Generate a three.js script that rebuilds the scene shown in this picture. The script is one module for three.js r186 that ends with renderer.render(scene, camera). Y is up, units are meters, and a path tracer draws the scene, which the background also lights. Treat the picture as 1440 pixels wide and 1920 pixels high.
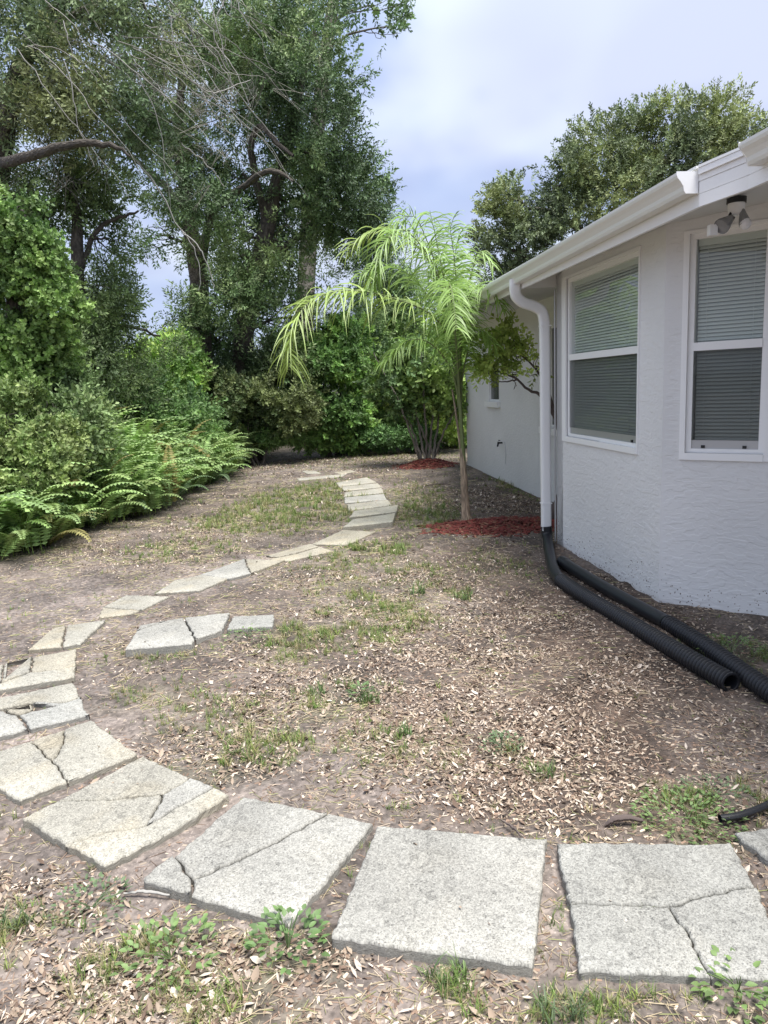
import * as THREE from 'three';
import { mergeGeometries } from 'three/addons/utils/BufferGeometryUtils.js';

// ---------------------------------------------------------------- camera, sky, sun, exposure
const scene = new THREE.Scene();
const FOCAL = 1400, PW = 1440, PH = 1920, EYE = 1.6;          // photograph's focal length in its own pixels
const PITCH = -Math.atan(236 / FOCAL), ROLL = -0.042;
const camera = new THREE.PerspectiveCamera(2 * Math.atan(PH / 2 / FOCAL) * 180 / Math.PI, PW / PH, 0.05, 400);
camera.position.set(0, EYE, 0);
camera.rotation.order = 'YXZ';
camera.rotation.set(PITCH, 0, ROLL);
camera.updateMatrixWorld(true);

const renderer = new THREE.WebGLRenderer({ antialias: true });
renderer.toneMapping = THREE.LinearToneMapping;
renderer.toneMappingExposure = 3.35;
renderer.shadowMap.enabled = true;

const SUN_DIR = new THREE.Vector3(0.2, 0.93, 0.22).normalize();
const sun = new THREE.DirectionalLight(new THREE.Color().setRGB(1, 0.975, 0.935), 2.1);
sun.position.copy(SUN_DIR).multiplyScalar(60).add(new THREE.Vector3(0, 0, -8));
sun.target.position.set(0, 0, -8);
sun.castShadow = true; sun.shadow.radius = 52; sun.shadow.mapSize.set(4096, 4096);
Object.assign(sun.shadow.camera, { left: -30, right: 30, top: 30, bottom: -30, near: 1, far: 140 });
scene.add(sun, sun.target);

// seeded helpers
function rng(seed) { let a = seed >>> 0; return () => { a = (a + 0x6D2B79F5) >>> 0; let t = a; t = Math.imul(t ^ (t >>> 15), t | 1); t ^= t + Math.imul(t ^ (t >>> 7), t | 61); return ((t ^ (t >>> 14)) >>> 0) / 4294967296; }; }
const hash3 = (x, y, z) => { let h = Math.imul(x | 0, 374761393) ^ Math.imul(y | 0, 668265263) ^ Math.imul(z | 0, 1274126177); h = Math.imul(h ^ (h >>> 13), 1103515245); return ((h ^ (h >>> 16)) >>> 0) / 4294967296; };
const sm = t => t * t * (3 - 2 * t), mix = (a, b, t) => a + (b - a) * t, clamp = (x, a = 0, b = 1) => Math.min(b, Math.max(a, x));
const step = (a, b, x) => sm(clamp((x - a) / (b - a)));
function noise3(x, y, z, per = 0) {
  const xi = Math.floor(x), yi = Math.floor(y), zi = Math.floor(z), u = sm(x - xi), v = sm(y - yi), w = sm(z - zi);
  const W = per ? (q => ((q % per) + per) % per) : (q => q);
  const x0 = W(xi), x1 = W(xi + 1), y0 = W(yi), y1 = W(yi + 1);
  const l = (zz) => mix(mix(hash3(x0, y0, zz), hash3(x1, y0, zz), u), mix(hash3(x0, y1, zz), hash3(x1, y1, zz), u), v);
  return mix(l(zi), l(zi + 1), w);
}
const fbm = (x, y, z, o = 4) => { let s = 0, a = 0.5, n = 0; for (let i = 0; i < o; i++) { s += a * noise3(x, y, z); n += a; a *= 0.5; x = x * 2.03 + 11.3; y = y * 2.03 + 5.7; z = z * 2.03 + 3.1; } return s / n; };

{ // cloudy sky: thin bright cloud over lavender blue, brighter towards the zenith
  const W = 1024, H = 512, d = new Float32Array(W * H * 4);
  for (let j = 0; j < H; j++) for (let i = 0; i < W; i++) {
    const th = ((j + 0.5) / H - 0.5) * Math.PI, ph = ((i + 0.5) / W - 0.5) * 2 * Math.PI;
    const y = Math.sin(th), x = Math.cos(th) * Math.cos(ph), z = Math.cos(th) * Math.sin(ph), k = (j * W + i) * 4;
    let c;
    if (y < -0.02) c = [0.16, 0.15, 0.13];
    else {
      const q = 1.6 / (Math.max(y, 0) + 0.28), cx = x * q, cz = z * q;
      const big = fbm(cx * 1.1 + 3, cz * 1.1 + 7, 1.5, 5), fine = fbm(cx * 2.7 + 9, cz * 2.7, 4.2, 5);
      const cov = step(0.40, 0.60, big * 0.6 + fine * 0.4), dark = step(0.46, 0.66, fbm(cx * 0.9 + 20, cz * 0.9 + 2, 8.1, 4));
      c = [mix(0.40, 0.68, cov), mix(0.495, 0.755, cov), mix(0.75, 0.895, cov)];
      c = [c[0] * mix(1, 0.80, dark), c[1] * mix(1, 0.79, dark), c[2] * mix(1, 0.87, dark)];
      const hz = Math.exp(-Math.max(y, 0) * 7); c = [mix(c[0], 0.66, hz * 0.6), mix(c[1], 0.73, hz * 0.6), mix(c[2], 0.84, hz * 0.6)];
      const glow = Math.pow(Math.max(0, x * SUN_DIR.x + y * SUN_DIR.y + z * SUN_DIR.z), 6) * 0.9, zen = 1 + 0.3 * y;
      c = [c[0] * zen + glow * 0.62, c[1] * zen + glow * 0.62, c[2] * zen + glow * 0.58];
    }
    d[k] = c[0] * 0.36; d[k + 1] = c[1] * 0.36; d[k + 2] = c[2] * 0.36; d[k + 3] = 1;
  }
  const t = new THREE.DataTexture(d, W, H, THREE.RGBAFormat, THREE.FloatType);
  t.mapping = THREE.EquirectangularReflectionMapping; t.magFilter = t.minFilter = THREE.LinearFilter; t.needsUpdate = true;
  scene.background = t; scene.environment = t;
}

// ---------------------------------------------------------------- helpers
const V = (x, y, z) => new THREE.Vector3(x, y, z);
const eye = camera.position.clone();
function ray(px, py) { return V((px - 720) / FOCAL, (960 - py) / FOCAL, -1).applyQuaternion(camera.quaternion); }
function gp(px, py, y = 0) { const d = ray(px, py); return eye.clone().addScaledVector(d, (y - EYE) / d.y); }       // measured point at a height
function at(px, py, dep) { const d = ray(px, py); return eye.clone().addScaledVector(d, dep / -d.z); }               // measured point at a depth
const used = new Map();
function numbered(n) { const c = used.get(n) || 0; used.set(n, c + 1); return c ? `${n}_${String(c).padStart(3, '0')}` : n; }
function tag(o, label, category, group, kind) { if (label) o.userData.label = label; if (category) o.userData.category = category; if (group) o.userData.group = group; if (kind) o.userData.kind = kind; return o; }
function thing(name, label, category, pos = V(0, 0, 0), group) { const o = new THREE.Group(); o.name = numbered(name); o.position.copy(pos); scene.add(o); return tag(o, label, category, group); }
function part(name, geo, mat, parent) { const m = new THREE.Mesh(geo, mat); m.name = name; m.castShadow = m.receiveShadow = true; parent.add(m); return m; }
function copies(name, geo, mat, list, parent, kind = 'stuff') {   // list of [Matrix4, Color]
  const m = new THREE.InstancedMesh(geo, mat, list.length); m.name = name; m.castShadow = m.receiveShadow = true;
  list.forEach(([mx, c], i) => { m.setMatrixAt(i, mx); m.setColorAt(i, c); });
  if (kind) m.userData.kind = kind; parent.add(m); return m;
}
class Geo {
  constructor() { this.p = []; this.u = []; this.i = []; this.c = []; this.col = [1, 1, 1]; }
  v(x, y, z, u = x, w = z) { this.p.push(x, y, z); this.u.push(u, w); this.c.push(...this.col); return this.p.length / 3 - 1; }
  tri(a, b, c) { this.i.push(a, b, c); }
  quad(a, b, c, d) { this.i.push(a, b, c, a, c, d); }
  tube(pts, seg = 7, cap = false) {            // pts: [Vector3, radius]
    let ref = V(0.31, 0.2, 0.93), len = 0, prev = null; const n = pts.length;
    for (let k = 0; k < n; k++) {
      const p = pts[k][0], r = pts[k][1], t = (k < n - 1 ? pts[k + 1][0].clone() : p.clone()).sub(k ? pts[k - 1][0] : p).normalize();
      const a = ref.clone().addScaledVector(t, -ref.dot(t)).normalize(); ref = a; const b = V(0, 0, 0).crossVectors(t, a);
      if (k) len += p.distanceTo(pts[k - 1][0]);
      const ring = [];
      for (let s = 0; s <= seg; s++) { const g = s / seg * Math.PI * 2, c = Math.cos(g) * r, q = Math.sin(g) * r; ring.push(this.v(p.x + a.x * c + b.x * q, p.y + a.y * c + b.y * q, p.z + a.z * c + b.z * q, g * 0.06, len)); }
      if (prev) for (let s = 0; s < seg; s++) this.quad(prev[s], prev[s + 1], ring[s + 1], ring[s]);
      if (cap && k === n - 1) { const c = this.v(p.x, p.y, p.z); for (let s = 0; s < seg; s++) this.tri(ring[s], ring[s + 1], c); }
      prev = ring;
    }
    return this;
  }
  build(colors = false) {
    const g = new THREE.BufferGeometry();
    g.setAttribute('position', new THREE.Float32BufferAttribute(this.p, 3)); g.setAttribute('uv', new THREE.Float32BufferAttribute(this.u, 2));
    if (colors) g.setAttribute('color', new THREE.Float32BufferAttribute(this.c, 3));
    g.setIndex(this.i); g.computeVertexNormals(); return g;
  }
}
function curve(pts, n) { const c = new THREE.CatmullRomCurve3(pts, false, 'centripetal'); return c.getPoints(n); }
function limb(list, n = 14, wob = 0, seed = 1) {          // list of [Vector3, r] -> smooth list
  const c = curve(list.map(l => l[0]), n), m = list.length - 1, o = [], R = rng(seed);
  for (let k = 0; k <= n; k++) { const t = k / n * m, i = Math.min(m - 1, Math.floor(t)); const w = (k && k < n) ? wob : 0; o.push([c[k].add(V((R() - .5) * w, (R() - .5) * w, (R() - .5) * w)), mix(list[i][1], list[i + 1][1], t - i)]); }
  return o;
}
function dataTex(n, fn, srgb = true, rep = 1) {
  const d = new Uint8Array(n * n * 4);
  for (let j = 0; j < n; j++) for (let i = 0; i < n; i++) { const c = fn(i / n, j / n), k = (j * n + i) * 4; for (let q = 0; q < 3; q++) d[k + q] = clamp(c[q], 0, 1) * 255; d[k + 3] = 255; }
  const t = new THREE.DataTexture(d, n, n, THREE.RGBAFormat); t.wrapS = t.wrapT = THREE.RepeatWrapping; t.magFilter = THREE.LinearFilter; t.minFilter = THREE.LinearMipmapLinearFilter; t.generateMipmaps = true;
  if (srgb) t.colorSpace = THREE.SRGBColorSpace; t.repeat.set(rep, rep); t.needsUpdate = true; return t;
}
const pfbm = (u, v, f, o, z = 0, fx = 1) => { let s = 0, a = .5, n = 0; for (let k = 0; k < o; k++) { s += a * noise3(u * f * fx, v * f, z + k * 7.7, f * Math.max(1, fx)); n += a; a *= .5; f *= 2; } return s / n; };
const RGB = (r, g, b) => new THREE.Color().setRGB(r, g, b);
const std = (o) => new THREE.MeshStandardMaterial({ roughness: 0.85, ...o });

// ---------------------------------------------------------------- materials
const soilTex = dataTex(1024, (u, v) => { const a = pfbm(u, v, 8, 6, 1), b = pfbm(u, v, 90, 3, 5), s = noise3(u * 260, v * 260, 3, 260); const g = 0.62 + (a - .5) * 0.42 + (b - .5) * 0.42 + (s > .86 ? .16 : s < .12 ? -.16 : 0); return [g, g * .985, g * .97]; }, true, 1 / 1.7);
const soilBump = dataTex(1024, (u, v) => { const a = pfbm(u, v, 24, 5, 2), b = noise3(u * 240, v * 240, 3, 240); const g = a * .75 + b * .25; return [g, g, g]; }, false, 1 / 1.7);
const slabTexture = (stain) => dataTex(1024, (u, v) => {
  const big = pfbm(u, v, 3, 4, 9), a = noise3(u * 150, v * 150, 1, 150), b = noise3(u * 310, v * 310, 6, 310), st = pfbm(u, v, 6, 4, 31), lich = pfbm(u, v, 40, 3, 41);
  let g = 0.80 + (big - .5) * 0.3 + (a - .5) * 0.15 + (b - .5) * 0.17; if (b < 0.2) g -= .10; if (lich > .64) g -= .07;
  const w = step(.46, .74, st) * stain; return [g, g * mix(.995, .95, w), g * mix(.975, .85, w)]; }, true, 1 / 0.85);
const slabTex = [slabTexture(.08), slabTexture(.3)];
const slabBump = dataTex(1024, (u, v) => { const g = noise3(u * 150, v * 150, 1, 150) * .5 + noise3(u * 310, v * 310, 6, 310) * .5; return [g, g, g]; }, false, 1 / 0.85);
const stuccoBump = dataTex(1024, (u, v) => {       // trowelled skip texture: long shallow crescents
  const wx = pfbm(u, v, 6, 3, 3) - .5, uu = u + wx * .05, vv = v + (pfbm(u, v, 5, 3, 13) - .5) * .07;
  const s = noise3(uu * 22, vv * 52, 2, 0), t = noise3(uu * 44, vv * 96, 7, 0), f = pfbm(u, v, 120, 2, 5);
  const r = step(.5, .6, s) * .5 + step(.52, .64, t) * .3 + f * .2; const e = Math.min(1, Math.min(u, 1 - u, v, 1 - v) * 30); return [mix(.4, r, e), mix(.4, r, e), mix(.4, r, e)]; }, false, 1 / 1.25);
const stuccoTex = dataTex(512, (u, v) => { const g = .93 + (pfbm(u, v, 4, 5, 8) - .5) * .07; return [g, g, g]; }, true, 1 / 2.3);
const barkBump = dataTex(512, (u, v) => { const g = pfbm(u, v, 10, 5, 4, 3); return [g, g, g]; }, false, 2);
const barkTex = dataTex(512, (u, v) => { const g = .55 + pfbm(u, v, 10, 5, 4, 3) * .5 + (pfbm(u, v, 5, 3, 22) - .5) * .5; return [g, g, g * .98]; }, true, 2);

const M = {
  ground: std({ color: 0xffffff, vertexColors: true, map: soilTex, bumpMap: soilBump, bumpScale: 0.012, roughness: 1 }),
  slab: ['#bcbab4', '#c2beb3', '#bbbab5', '#c3bcac'].map((c, k) => std({ color: c, map: slabTex[k % 2], bumpMap: slabBump, bumpScale: 0.003, roughness: .95 })),
  stucco: std({ color: RGB(.83, .825, .81), map: stuccoTex, bumpMap: stuccoBump, bumpScale: 0.0026, roughness: .8 }),
  footing: std({ color: RGB(.2, .19, .18), bumpMap: slabBump, bumpScale: .003, roughness: 1 }),
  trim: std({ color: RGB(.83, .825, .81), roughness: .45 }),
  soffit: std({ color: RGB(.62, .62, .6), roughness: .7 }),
  gutter: new THREE.MeshPhysicalMaterial({ color: RGB(.74, .73, .69), roughness: .38, clearcoat: .25, clearcoatRoughness: .3 }),
  alu: std({ color: RGB(.42, .42, .42), roughness: .4, metalness: .5 }),
  black: std({ color: RGB(.012, .012, .013), roughness: .5 }),
  pipe: std({ color: RGB(.014, .015, .018), roughness: .42 }),
  glass: new THREE.MeshPhysicalMaterial({ color: RGB(.86, .9, .87), transmission: 1, thickness: 0, roughness: .02, ior: 1.5, specularIntensity: 1 }),
  screen: std({ color: RGB(.025, .026, .028), roughness: .8, transparent: true, opacity: .42 }),
  blind: std({ color: RGB(.62, .63, .61), roughness: .6 }),
  inside: std({ color: RGB(.35, .34, .32), roughness: .9 }),
  shingle: std({ color: RGB(.13, .12, .12), roughness: .95, bumpMap: slabBump, bumpScale: .004 }),
  bark: std({ color: RGB(.13, .11, .092), map: barkTex, bumpMap: barkBump, bumpScale: .03, roughness: .95 }),
  paleBark: std({ color: RGB(.33, .29, .25), map: barkTex, bumpMap: barkBump, bumpScale: .015, roughness: .95 }),
  twig: std({ color: RGB(.33, .315, .285), roughness: .95 }),
  palmTrunk: std({ color: RGB(.44, .34, .25), map: barkTex, bumpMap: barkBump, bumpScale: .012, roughness: .9 }),
  petiole: std({ color: RGB(.12, .15, .05), roughness: .6 }),
  leaf: new THREE.MeshPhysicalMaterial({ color: 0xffffff, vertexColors: true, roughness: .58, specularIntensity: .6, transmission: .42, thickness: 0, ior: 1.45, side: THREE.DoubleSide }),
  frond: new THREE.MeshPhysicalMaterial({ color: RGB(.26, .41, .075), vertexColors: true, roughness: .5, transmission: .4, thickness: 0, side: THREE.DoubleSide }),
  dry: std({ color: 0xffffff, vertexColors: true, roughness: .85, side: THREE.DoubleSide }),
  mulch: std({ color: RGB(.09, .022, .016), roughness: 1, bumpMap: soilBump, bumpScale: .02 }),
  bulb: std({ color: RGB(.75, .74, .74), roughness: .25 }),
  lens: std({ color: RGB(.28, .28, .28), roughness: .25, metalness: .3 }),
  root: std({ color: RGB(.11, .085, .075), roughness: .95 }),
};

// ---------------------------------------------------------------- ground
const PATCH = (list) => list.map(([px, py, rx, rz, k = 1]) => { const p = gp(px, py); return [p.x, p.z, rx, rz, k]; });
function patchValue(list, x, z) { let s = 0; for (const [cx, cz, rx, rz, k] of list) { const d = Math.hypot((x - cx) / rx, (z - cz) / rz); if (d < 1.3) s = Math.max(s, k * (1 - step(.45, 1.25, d))); } return s; }
const sandP = PATCH([[60, 1150, 1.0, 1.3], [150, 1700, .6, .4, .8], [60, 1830, .4, .3], [620, 1460, .55, .3, .9], [750, 1840, .5, .14, .9], [1040, 1700, .12, .6], [1380, 1420, .3, .4, .6], [320, 1340, .25, .25, .5], [560, 1700, .5, .5, .7], [150, 1560, .7, .5, .8], [1200, 1860, .6, .1, .7], [340, 1100, 1.0, .6, .5], [760, 1120, .4, .6, .5], [600, 875, 1.6, 1.6, .7], [100, 1450, 1.2, .8, .7]]);
const mulchP = PATCH([[1150, 1180, .75, 1.5, 1], [1150, 1400, .8, .8, .9], [950, 1060, .8, 1.4, .7], [940, 950, .9, 1.8, .8], [860, 1300, .5, 1.0, .5], [1000, 1480, .5, .3, .6]]);
const grassP = PATCH([[570, 940, 1.1, 2.4, 1], [500, 970, 1.0, 1.2, .85], [700, 1040, .5, .7, .75], [620, 1060, .4, .5, .6], [700, 1150, .5, .8, .95], [570, 1200, .3, .45, .9], [660, 1195, .3, .35, 1], [780, 1080, .35, .6, .7], [640, 1100, .4, .5, .6], [860, 1115, .2, .4, .8], [800, 960, .5, 1.3, .6], [780, 925, .6, 1.4, .5], [960, 900, .4, 2.2, .7], [930, 1060, .4, .7, .5], [640, 1310, .3, .25, .9], [470, 1400, .35, .25, .75], [400, 1330, .35, .3, .5], [290, 1300, .3, .2, .5], [330, 1800, .35, .14, .85], [440, 1850, .4, .14, .8], [20, 1730, .13, .1, 1], [1330, 1500, .3, .2, .6], [1400, 1240, .3, .4, .8], [1290, 1530, .2, .12, .8], [520, 1790, .2, .1, .9], [1080, 1890, .3, .06, .7], [840, 1840, .06, .08, .8], [340, 1030, .7, .7, .35], [300, 1230, .3, .2, .4], [700, 860, 2, 2, .25], [780, 1390, .35, .3, .5], [940, 1400, .15, .15, .6], [1010, 1450, .1, .1, .7]]);
const LITTER = PATCH([[800, 1330, .9, .8, 1], [620, 1290, .9, .7, .9], [900, 1200, .8, 1.1, 1], [480, 1260, .6, .6, .7], [1150, 1330, .7, .8, .45], [900, 1480, .5, .3, .7], [300, 1850, .6, .25, .8], [560, 1860, .6, .2, .7], [700, 1100, 1.0, 1.2, .7], [330, 1010, 1.2, 1.5, .6], [600, 870, 2.6, 2, .7], [930, 960, .8, 2, .6], [60, 1720, .4, .3, .6], [1200, 1120, .5, .9, .3], [400, 1400, .6, .4, .6], [1000, 1300, .8, .8, .7]]);
const pathPts = [[1240, 1700], [810, 1680], [480, 1610], [240, 1510], [110, 1430], [80, 1320], [70, 1245], [130, 1190], [250, 1130], [370, 1090], [460, 1062], [560, 1035], [650, 1005], [700, 965], [690, 930], [665, 900]].map(p => gp(...p));
function pathDist(x, z) { let m = 9; for (let k = 0; k < pathPts.length - 1; k++) { const a = pathPts[k], b = pathPts[k + 1], dx = b.x - a.x, dz = b.z - a.z, t = clamp(((x - a.x) * dx + (z - a.z) * dz) / (dx * dx + dz * dz)); m = Math.min(m, Math.hypot(x - a.x - dx * t, z - a.z - dz * t)); } return m; }
const HC = Math.cos(6.46 * Math.PI / 180), HS = Math.sin(6.46 * Math.PI / 180);
function groundH(x, z) {
  const f = 1 / (1 + Math.max(0, -z - 12) * .05);
  let h = ((fbm(x * 1.3, z * 1.3, 2, 3) - .5) * .05 + (fbm(x * 7, z * 7, 5, 3) - .5) * .03) * f;
  const pd = pathDist(x, z); h *= mix(.35, 1, step(.3, .6, pd)); h -= .004 * (1 - step(.34, .5, pd));
  const hx = x * HC - z * HS, hz = x * HS + z * HC, wd = hz > -4.755 ? (2.431 - hx + hz + 4.755) * .7071 : 2.431 - hx; if (hz > -6.9 && hz < -2 && wd < .4) h += (.018 + .05 * fbm(x * 6, z * 6, 12, 3)) * (1 - step(.02, .36, wd));
  return h - .002;
}
{
  const axis = (a, b, st, out0, out1, gr) => { const f = []; for (let q = a; q <= b + 1e-6; q += st) f.push(q); let s = st, q = a; const lo = []; while (q > out0) { s *= gr; q -= s; lo.unshift(Math.max(q, out0)); } s = st; q = f[f.length - 1]; const hi = []; while (q < out1) { s *= gr; q += s; hi.push(Math.min(q, out1)); } return [...lo, ...f, ...hi]; };
  const xs = axis(-3.6, 2.6, .032, -120, 120, 1.09), zs = axis(-7.5, -1.3, .032, -160, 30, 1.035), g = new Geo();
  for (const z of zs) for (const x of xs) {
    const n1 = fbm(x * .9 + 4, z * .9, 3, 4), n2 = fbm(x * 3.1, z * 3.1 + 8, 6, 4), n3 = fbm(x * 11, z * 11, 9, 3);
    const wx = x + (n2 - .5) * .5, wz = z + (n1 - .5) * .6;
    let c = [.395, .33, .285]; const bl = (d, t) => { c = [mix(c[0], d[0], t), mix(c[1], d[1], t), mix(c[2], d[2], t)]; };
    bl([.44, .37, .31], step(.5, .75, n2) * .6); bl([.22, .17, .135], step(.52, .72, n1) * .5);
    bl([.175, .115, .082], patchValue(mulchP, wx, wz) * mix(.5, 1, n3));
    bl([.50, .43, .39], patchValue(sandP, wx, wz) * step(.25, .6, n2 * .5 + n3 * .5) * .95);
    bl([.50, .43, .385], (1 - step(.3, .5, pathDist(x, z))) * .8 * step(.3, .5, n3));
    bl([.22, .24, .10], patchValue(grassP, wx, wz) * .55 * step(.35, .6, n3));
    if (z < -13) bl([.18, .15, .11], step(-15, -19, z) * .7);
    if (n3 > .62) bl([.16, .12, .095], .35); g.col = c;
    g.v(x, groundH(x, z), z, x, z);
  }
  for (let j = 0; j < zs.length - 1; j++) for (let i = 0; i < xs.length - 1; i++) { const a = j * xs.length + i, b = a + 1, d = a + xs.length, e = d + 1; g.quad(a, d, e, b); }
  const m = part('ground', g.build(true), M.ground, scene); m.userData.kind = 'structure';
}

// ---------------------------------------------------------------- stepping stones (pieces measured on the ground, tops at slab height)
const TOP = .024;
function slabPiece(poly, top, bottom, jitter, gapIn, ox = 0, oz = 0) {
  let pts = poly.map(p => new THREE.Vector2(p.x, p.z)); if (THREE.ShapeUtils.area(pts) < 0) pts.reverse();
  const out = [];
  pts.forEach((a, k) => { const b = pts[(k + 1) % pts.length], n = Math.max(1, Math.round(a.distanceTo(b) / .014)); for (let s = 0; s < n; s++) out.push(a.clone().lerp(b, s / n)); });
  const J = out.map(p => new THREE.Vector2(p.x + (fbm((p.x + ox) * 42, (p.y + oz) * 42, 1, 3) - .5) * jitter, p.y + (fbm((p.x + ox) * 42, (p.y + oz) * 42, 9, 3) - .5) * jitter));
  const N = J.length, inset = (d) => J.map((p, k) => { const t = J[(k + 1) % N].clone().sub(J[(k + N - 1) % N]).normalize(); return new THREE.Vector2(p.x - t.y * d, p.y + t.x * d); });
  const r0 = inset(gapIn + .007), r1 = inset(gapIn + .002), r2 = inset(gapIn), g = new Geo();
  const tp = (p) => top(p.x, p.y), ring = (r, f) => r.map(p => g.v(p.x, f(p), p.y, p.x, p.y));
  const A = ring(r0, p => tp(p)); for (const f of THREE.ShapeUtils.triangulateShape(r0, [])) g.tri(A[f[2]], A[f[1]], A[f[0]]);
  const side = (X, Y) => { for (let k = 0; k < N; k++) { const q = (k + 1) % N; g.quad(X[k], X[q], Y[q], Y[k]); } };
  const A2 = ring(r0, p => tp(p)), B = ring(r1, p => tp(p) - .0025), C = ring(r2, p => tp(p) - .008), C2 = ring(r2, p => tp(p) - .008), D = r2.map(p => g.v(p.x, bottom, p.y, p.x + p.y, bottom));
  side(A2, B); side(B, C); side(C2, D);
  return g.build();
}
const parallelo = (a, b, c) => a.clone().add(c).sub(b);
function stone(label, pieces, mat, opt = {}) {
  const P = pieces.map(poly => poly.map(p => p.isVector3 ? p : gp(p[0], p[1], TOP)));
  if (opt.grow) { const q = P.flat(), mx = q.reduce((a, p) => a + p.x, 0) / q.length, mz = q.reduce((a, p) => a + p.z, 0) / q.length; P.forEach(l => l.forEach(p => { p.x = mx + (p.x - mx) * opt.grow; p.z = mz + (p.z - mz) * opt.grow; })); }
  const all = P.flat(), cx = all.reduce((s, p) => s + p.x, 0) / all.length, cz = all.reduce((s, p) => s + p.z, 0) / all.length;
  const t = thing('stepping_stone', label, 'paving slab', V(cx, 0, cz), 'slabs of the curving garden path'), R = rng(Math.round(cx * 1000 + cz * 77));
  P.forEach((poly, k) => {
    const lift = (opt.lift || 0) + (P.length > 1 ? (R() - .6) * .008 : 0), sx = (R() - .5) * .012, sz = (R() - .5) * .012;
    const g = slabPiece(poly.map(p => V(p.x - cx, 0, p.z - cz)), (x, z) => TOP + lift + x * sx + z * sz + (fbm((x + cx) * 5, (z + cz) * 5, 3, 2) - .5) * .004, -.05, opt.jit ?? .022, P.length > 1 ? (opt.gap ?? .004) * 1.05 : .001, cx, cz);
    part('slab_piece', g, Array.isArray(mat) ? mat[k % mat.length] : mat, t);
  });
  return t;
}
const S = M.slab;
const gq = (x, y) => gp(x, y, TOP);
stone('pale slab mostly cut off by the right edge of the photo, beside the black hose', [[gq(1375, 1562), gq(1475, 1546), parallelo(gq(1375, 1562), gq(1475, 1546), gq(1475, 1546)).add(V(.36, 0, .52)), V(1.30, 0, -1.90)]], S[2]);
stone('large front slab with one long crack across it, right of the uncracked slab', [[[1042, 1579], [1372, 1580], [1417, 1660], [1320, 1677], [1255, 1697], [1065, 1692]], [[1065, 1692], [1255, 1697], [1300, 1765], [1330, 1829], [1087, 1821]], [[1255, 1697], [1320, 1677], [1417, 1660], [1500, 1836], [1330, 1829], [1300, 1765]]], S[2], { gap: 0.0026 });
stone('whole uncracked square slab in the middle foreground', [[[708, 1552], [1025, 1576], [1000, 1815], [620, 1762]]], S[0], { lift: .008, jit: .014 });
stone('tilted foreground slab with a long diagonal crack, left of the uncracked slab', [[[457, 1491], [617, 1523], [482, 1597], [362, 1650], [325, 1603]], [[325, 1603], [362, 1650], [357, 1683], [262, 1652]], [[617, 1523], [702, 1542], [545, 1735], [357, 1683], [362, 1650], [482, 1597]]], S[0], { lift: .006, gap: 0.0048 });
stone('diamond lying slab broken in four with a pointed front corner', [[[267, 1415], [360, 1457], [308, 1487], [210, 1499], [107, 1501]], [[107, 1501], [210, 1499], [308, 1487], [275, 1548], [200, 1560], [125, 1584], [40, 1535]], [[308, 1487], [360, 1457], [400, 1475], [330, 1515], [275, 1548]], [[125, 1584], [200, 1560], [275, 1548], [330, 1515], [400, 1475], [432, 1490], [330, 1556], [195, 1626]]], [S[1], S[1], S[0], S[1]], { gap: 0.0044 });
stone('yellowish slab with a crack forking near its middle, at the left edge', [[[172, 1350], [259, 1413], [125, 1465], [110, 1437], [95, 1424], [105, 1417], [120, 1392], [120, 1366]], [[120, 1366], [120, 1392], [105, 1417], [95, 1424], [85, 1415], [59, 1386]], [[59, 1386], [85, 1415], [95, 1424], [110, 1437], [125, 1465], [35, 1500], [-80, 1432]]], [S[1], S[3], S[1]], { gap: 0.0031 });
stone('badly broken slab with missing chips in the left bend of the path', [[[140, 1277], [152, 1305], [120, 1316], [60, 1316], [-10, 1329], [-70, 1340], [-75, 1322]], [[-70, 1340], [-10, 1329], [5, 1331], [35, 1339], [55, 1366], [-60, 1394]], [[5, 1331], [60, 1318], [65, 1330], [35, 1339]], [[60, 1316], [120, 1316], [152, 1305], [167, 1341], [55, 1366], [35, 1339], [65, 1330], [105, 1322]]], [S[1], S[0], S[3], S[2]], { gap: 0.0077 });
stone('slab crossed by a long crack and two short ones, above the badly broken slab', [[[145, 1215], [142, 1249], [75, 1259], [57, 1259], [62, 1231]], [[62, 1231], [57, 1259], [2, 1280], [7, 1243]], [[7, 1243], [2, 1280], [-60, 1292], [-60, 1258]], [[142, 1249], [141, 1270], [-60, 1305], [-60, 1293], [2, 1281], [57, 1260], [75, 1260]]], [S[3], S[1], S[1], S[1]], { gap: 0.0066 });
stone('slab split by one short crack where the path turns back from the left edge', [[[200, 1161], [151, 1207], [116, 1212], [124, 1172]], [[124, 1172], [116, 1212], [50, 1218], [98, 1177]]], [S[1], S[3]], { gap: 0.0066 });
stone('partly soil-covered broken slab just beyond the left turn of the path', [[[235, 1116], [310, 1118], [262, 1140], [196, 1136]], [[196, 1136], [262, 1140], [244, 1146], [189, 1153]]], [S[1], S[3]], { gap: 0.0088, lift: -.012, grow: 1.15 });
stone('slab pieces behind the two broken slabs lying in the lawn', [[[330, 1087], [375, 1078], [426, 1082], [372, 1104], [300, 1108]]], S[1], { lift: -.006, grow: 1.12 });
stone('pale slab with one crosswise crack in the middle of the receding path', [[[459, 1048], [530, 1050], [470, 1073], [463, 1062]], [[459, 1048], [463, 1062], [470, 1073], [432, 1083], [382, 1076]]], [S[3], S[0]], { gap: 0.006, grow: 1.08 });
stone('crumbling yellowish slab next to a strip of low weeds', [[[497, 1040], [580, 1017], [600, 1022], [560, 1034], [520, 1043]], [[520, 1043], [560, 1034], [600, 1022], [627, 1030], [540, 1050], [502, 1047]]], [S[3], S[3]], { gap: 0.0132, lift: -.008 });
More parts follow.
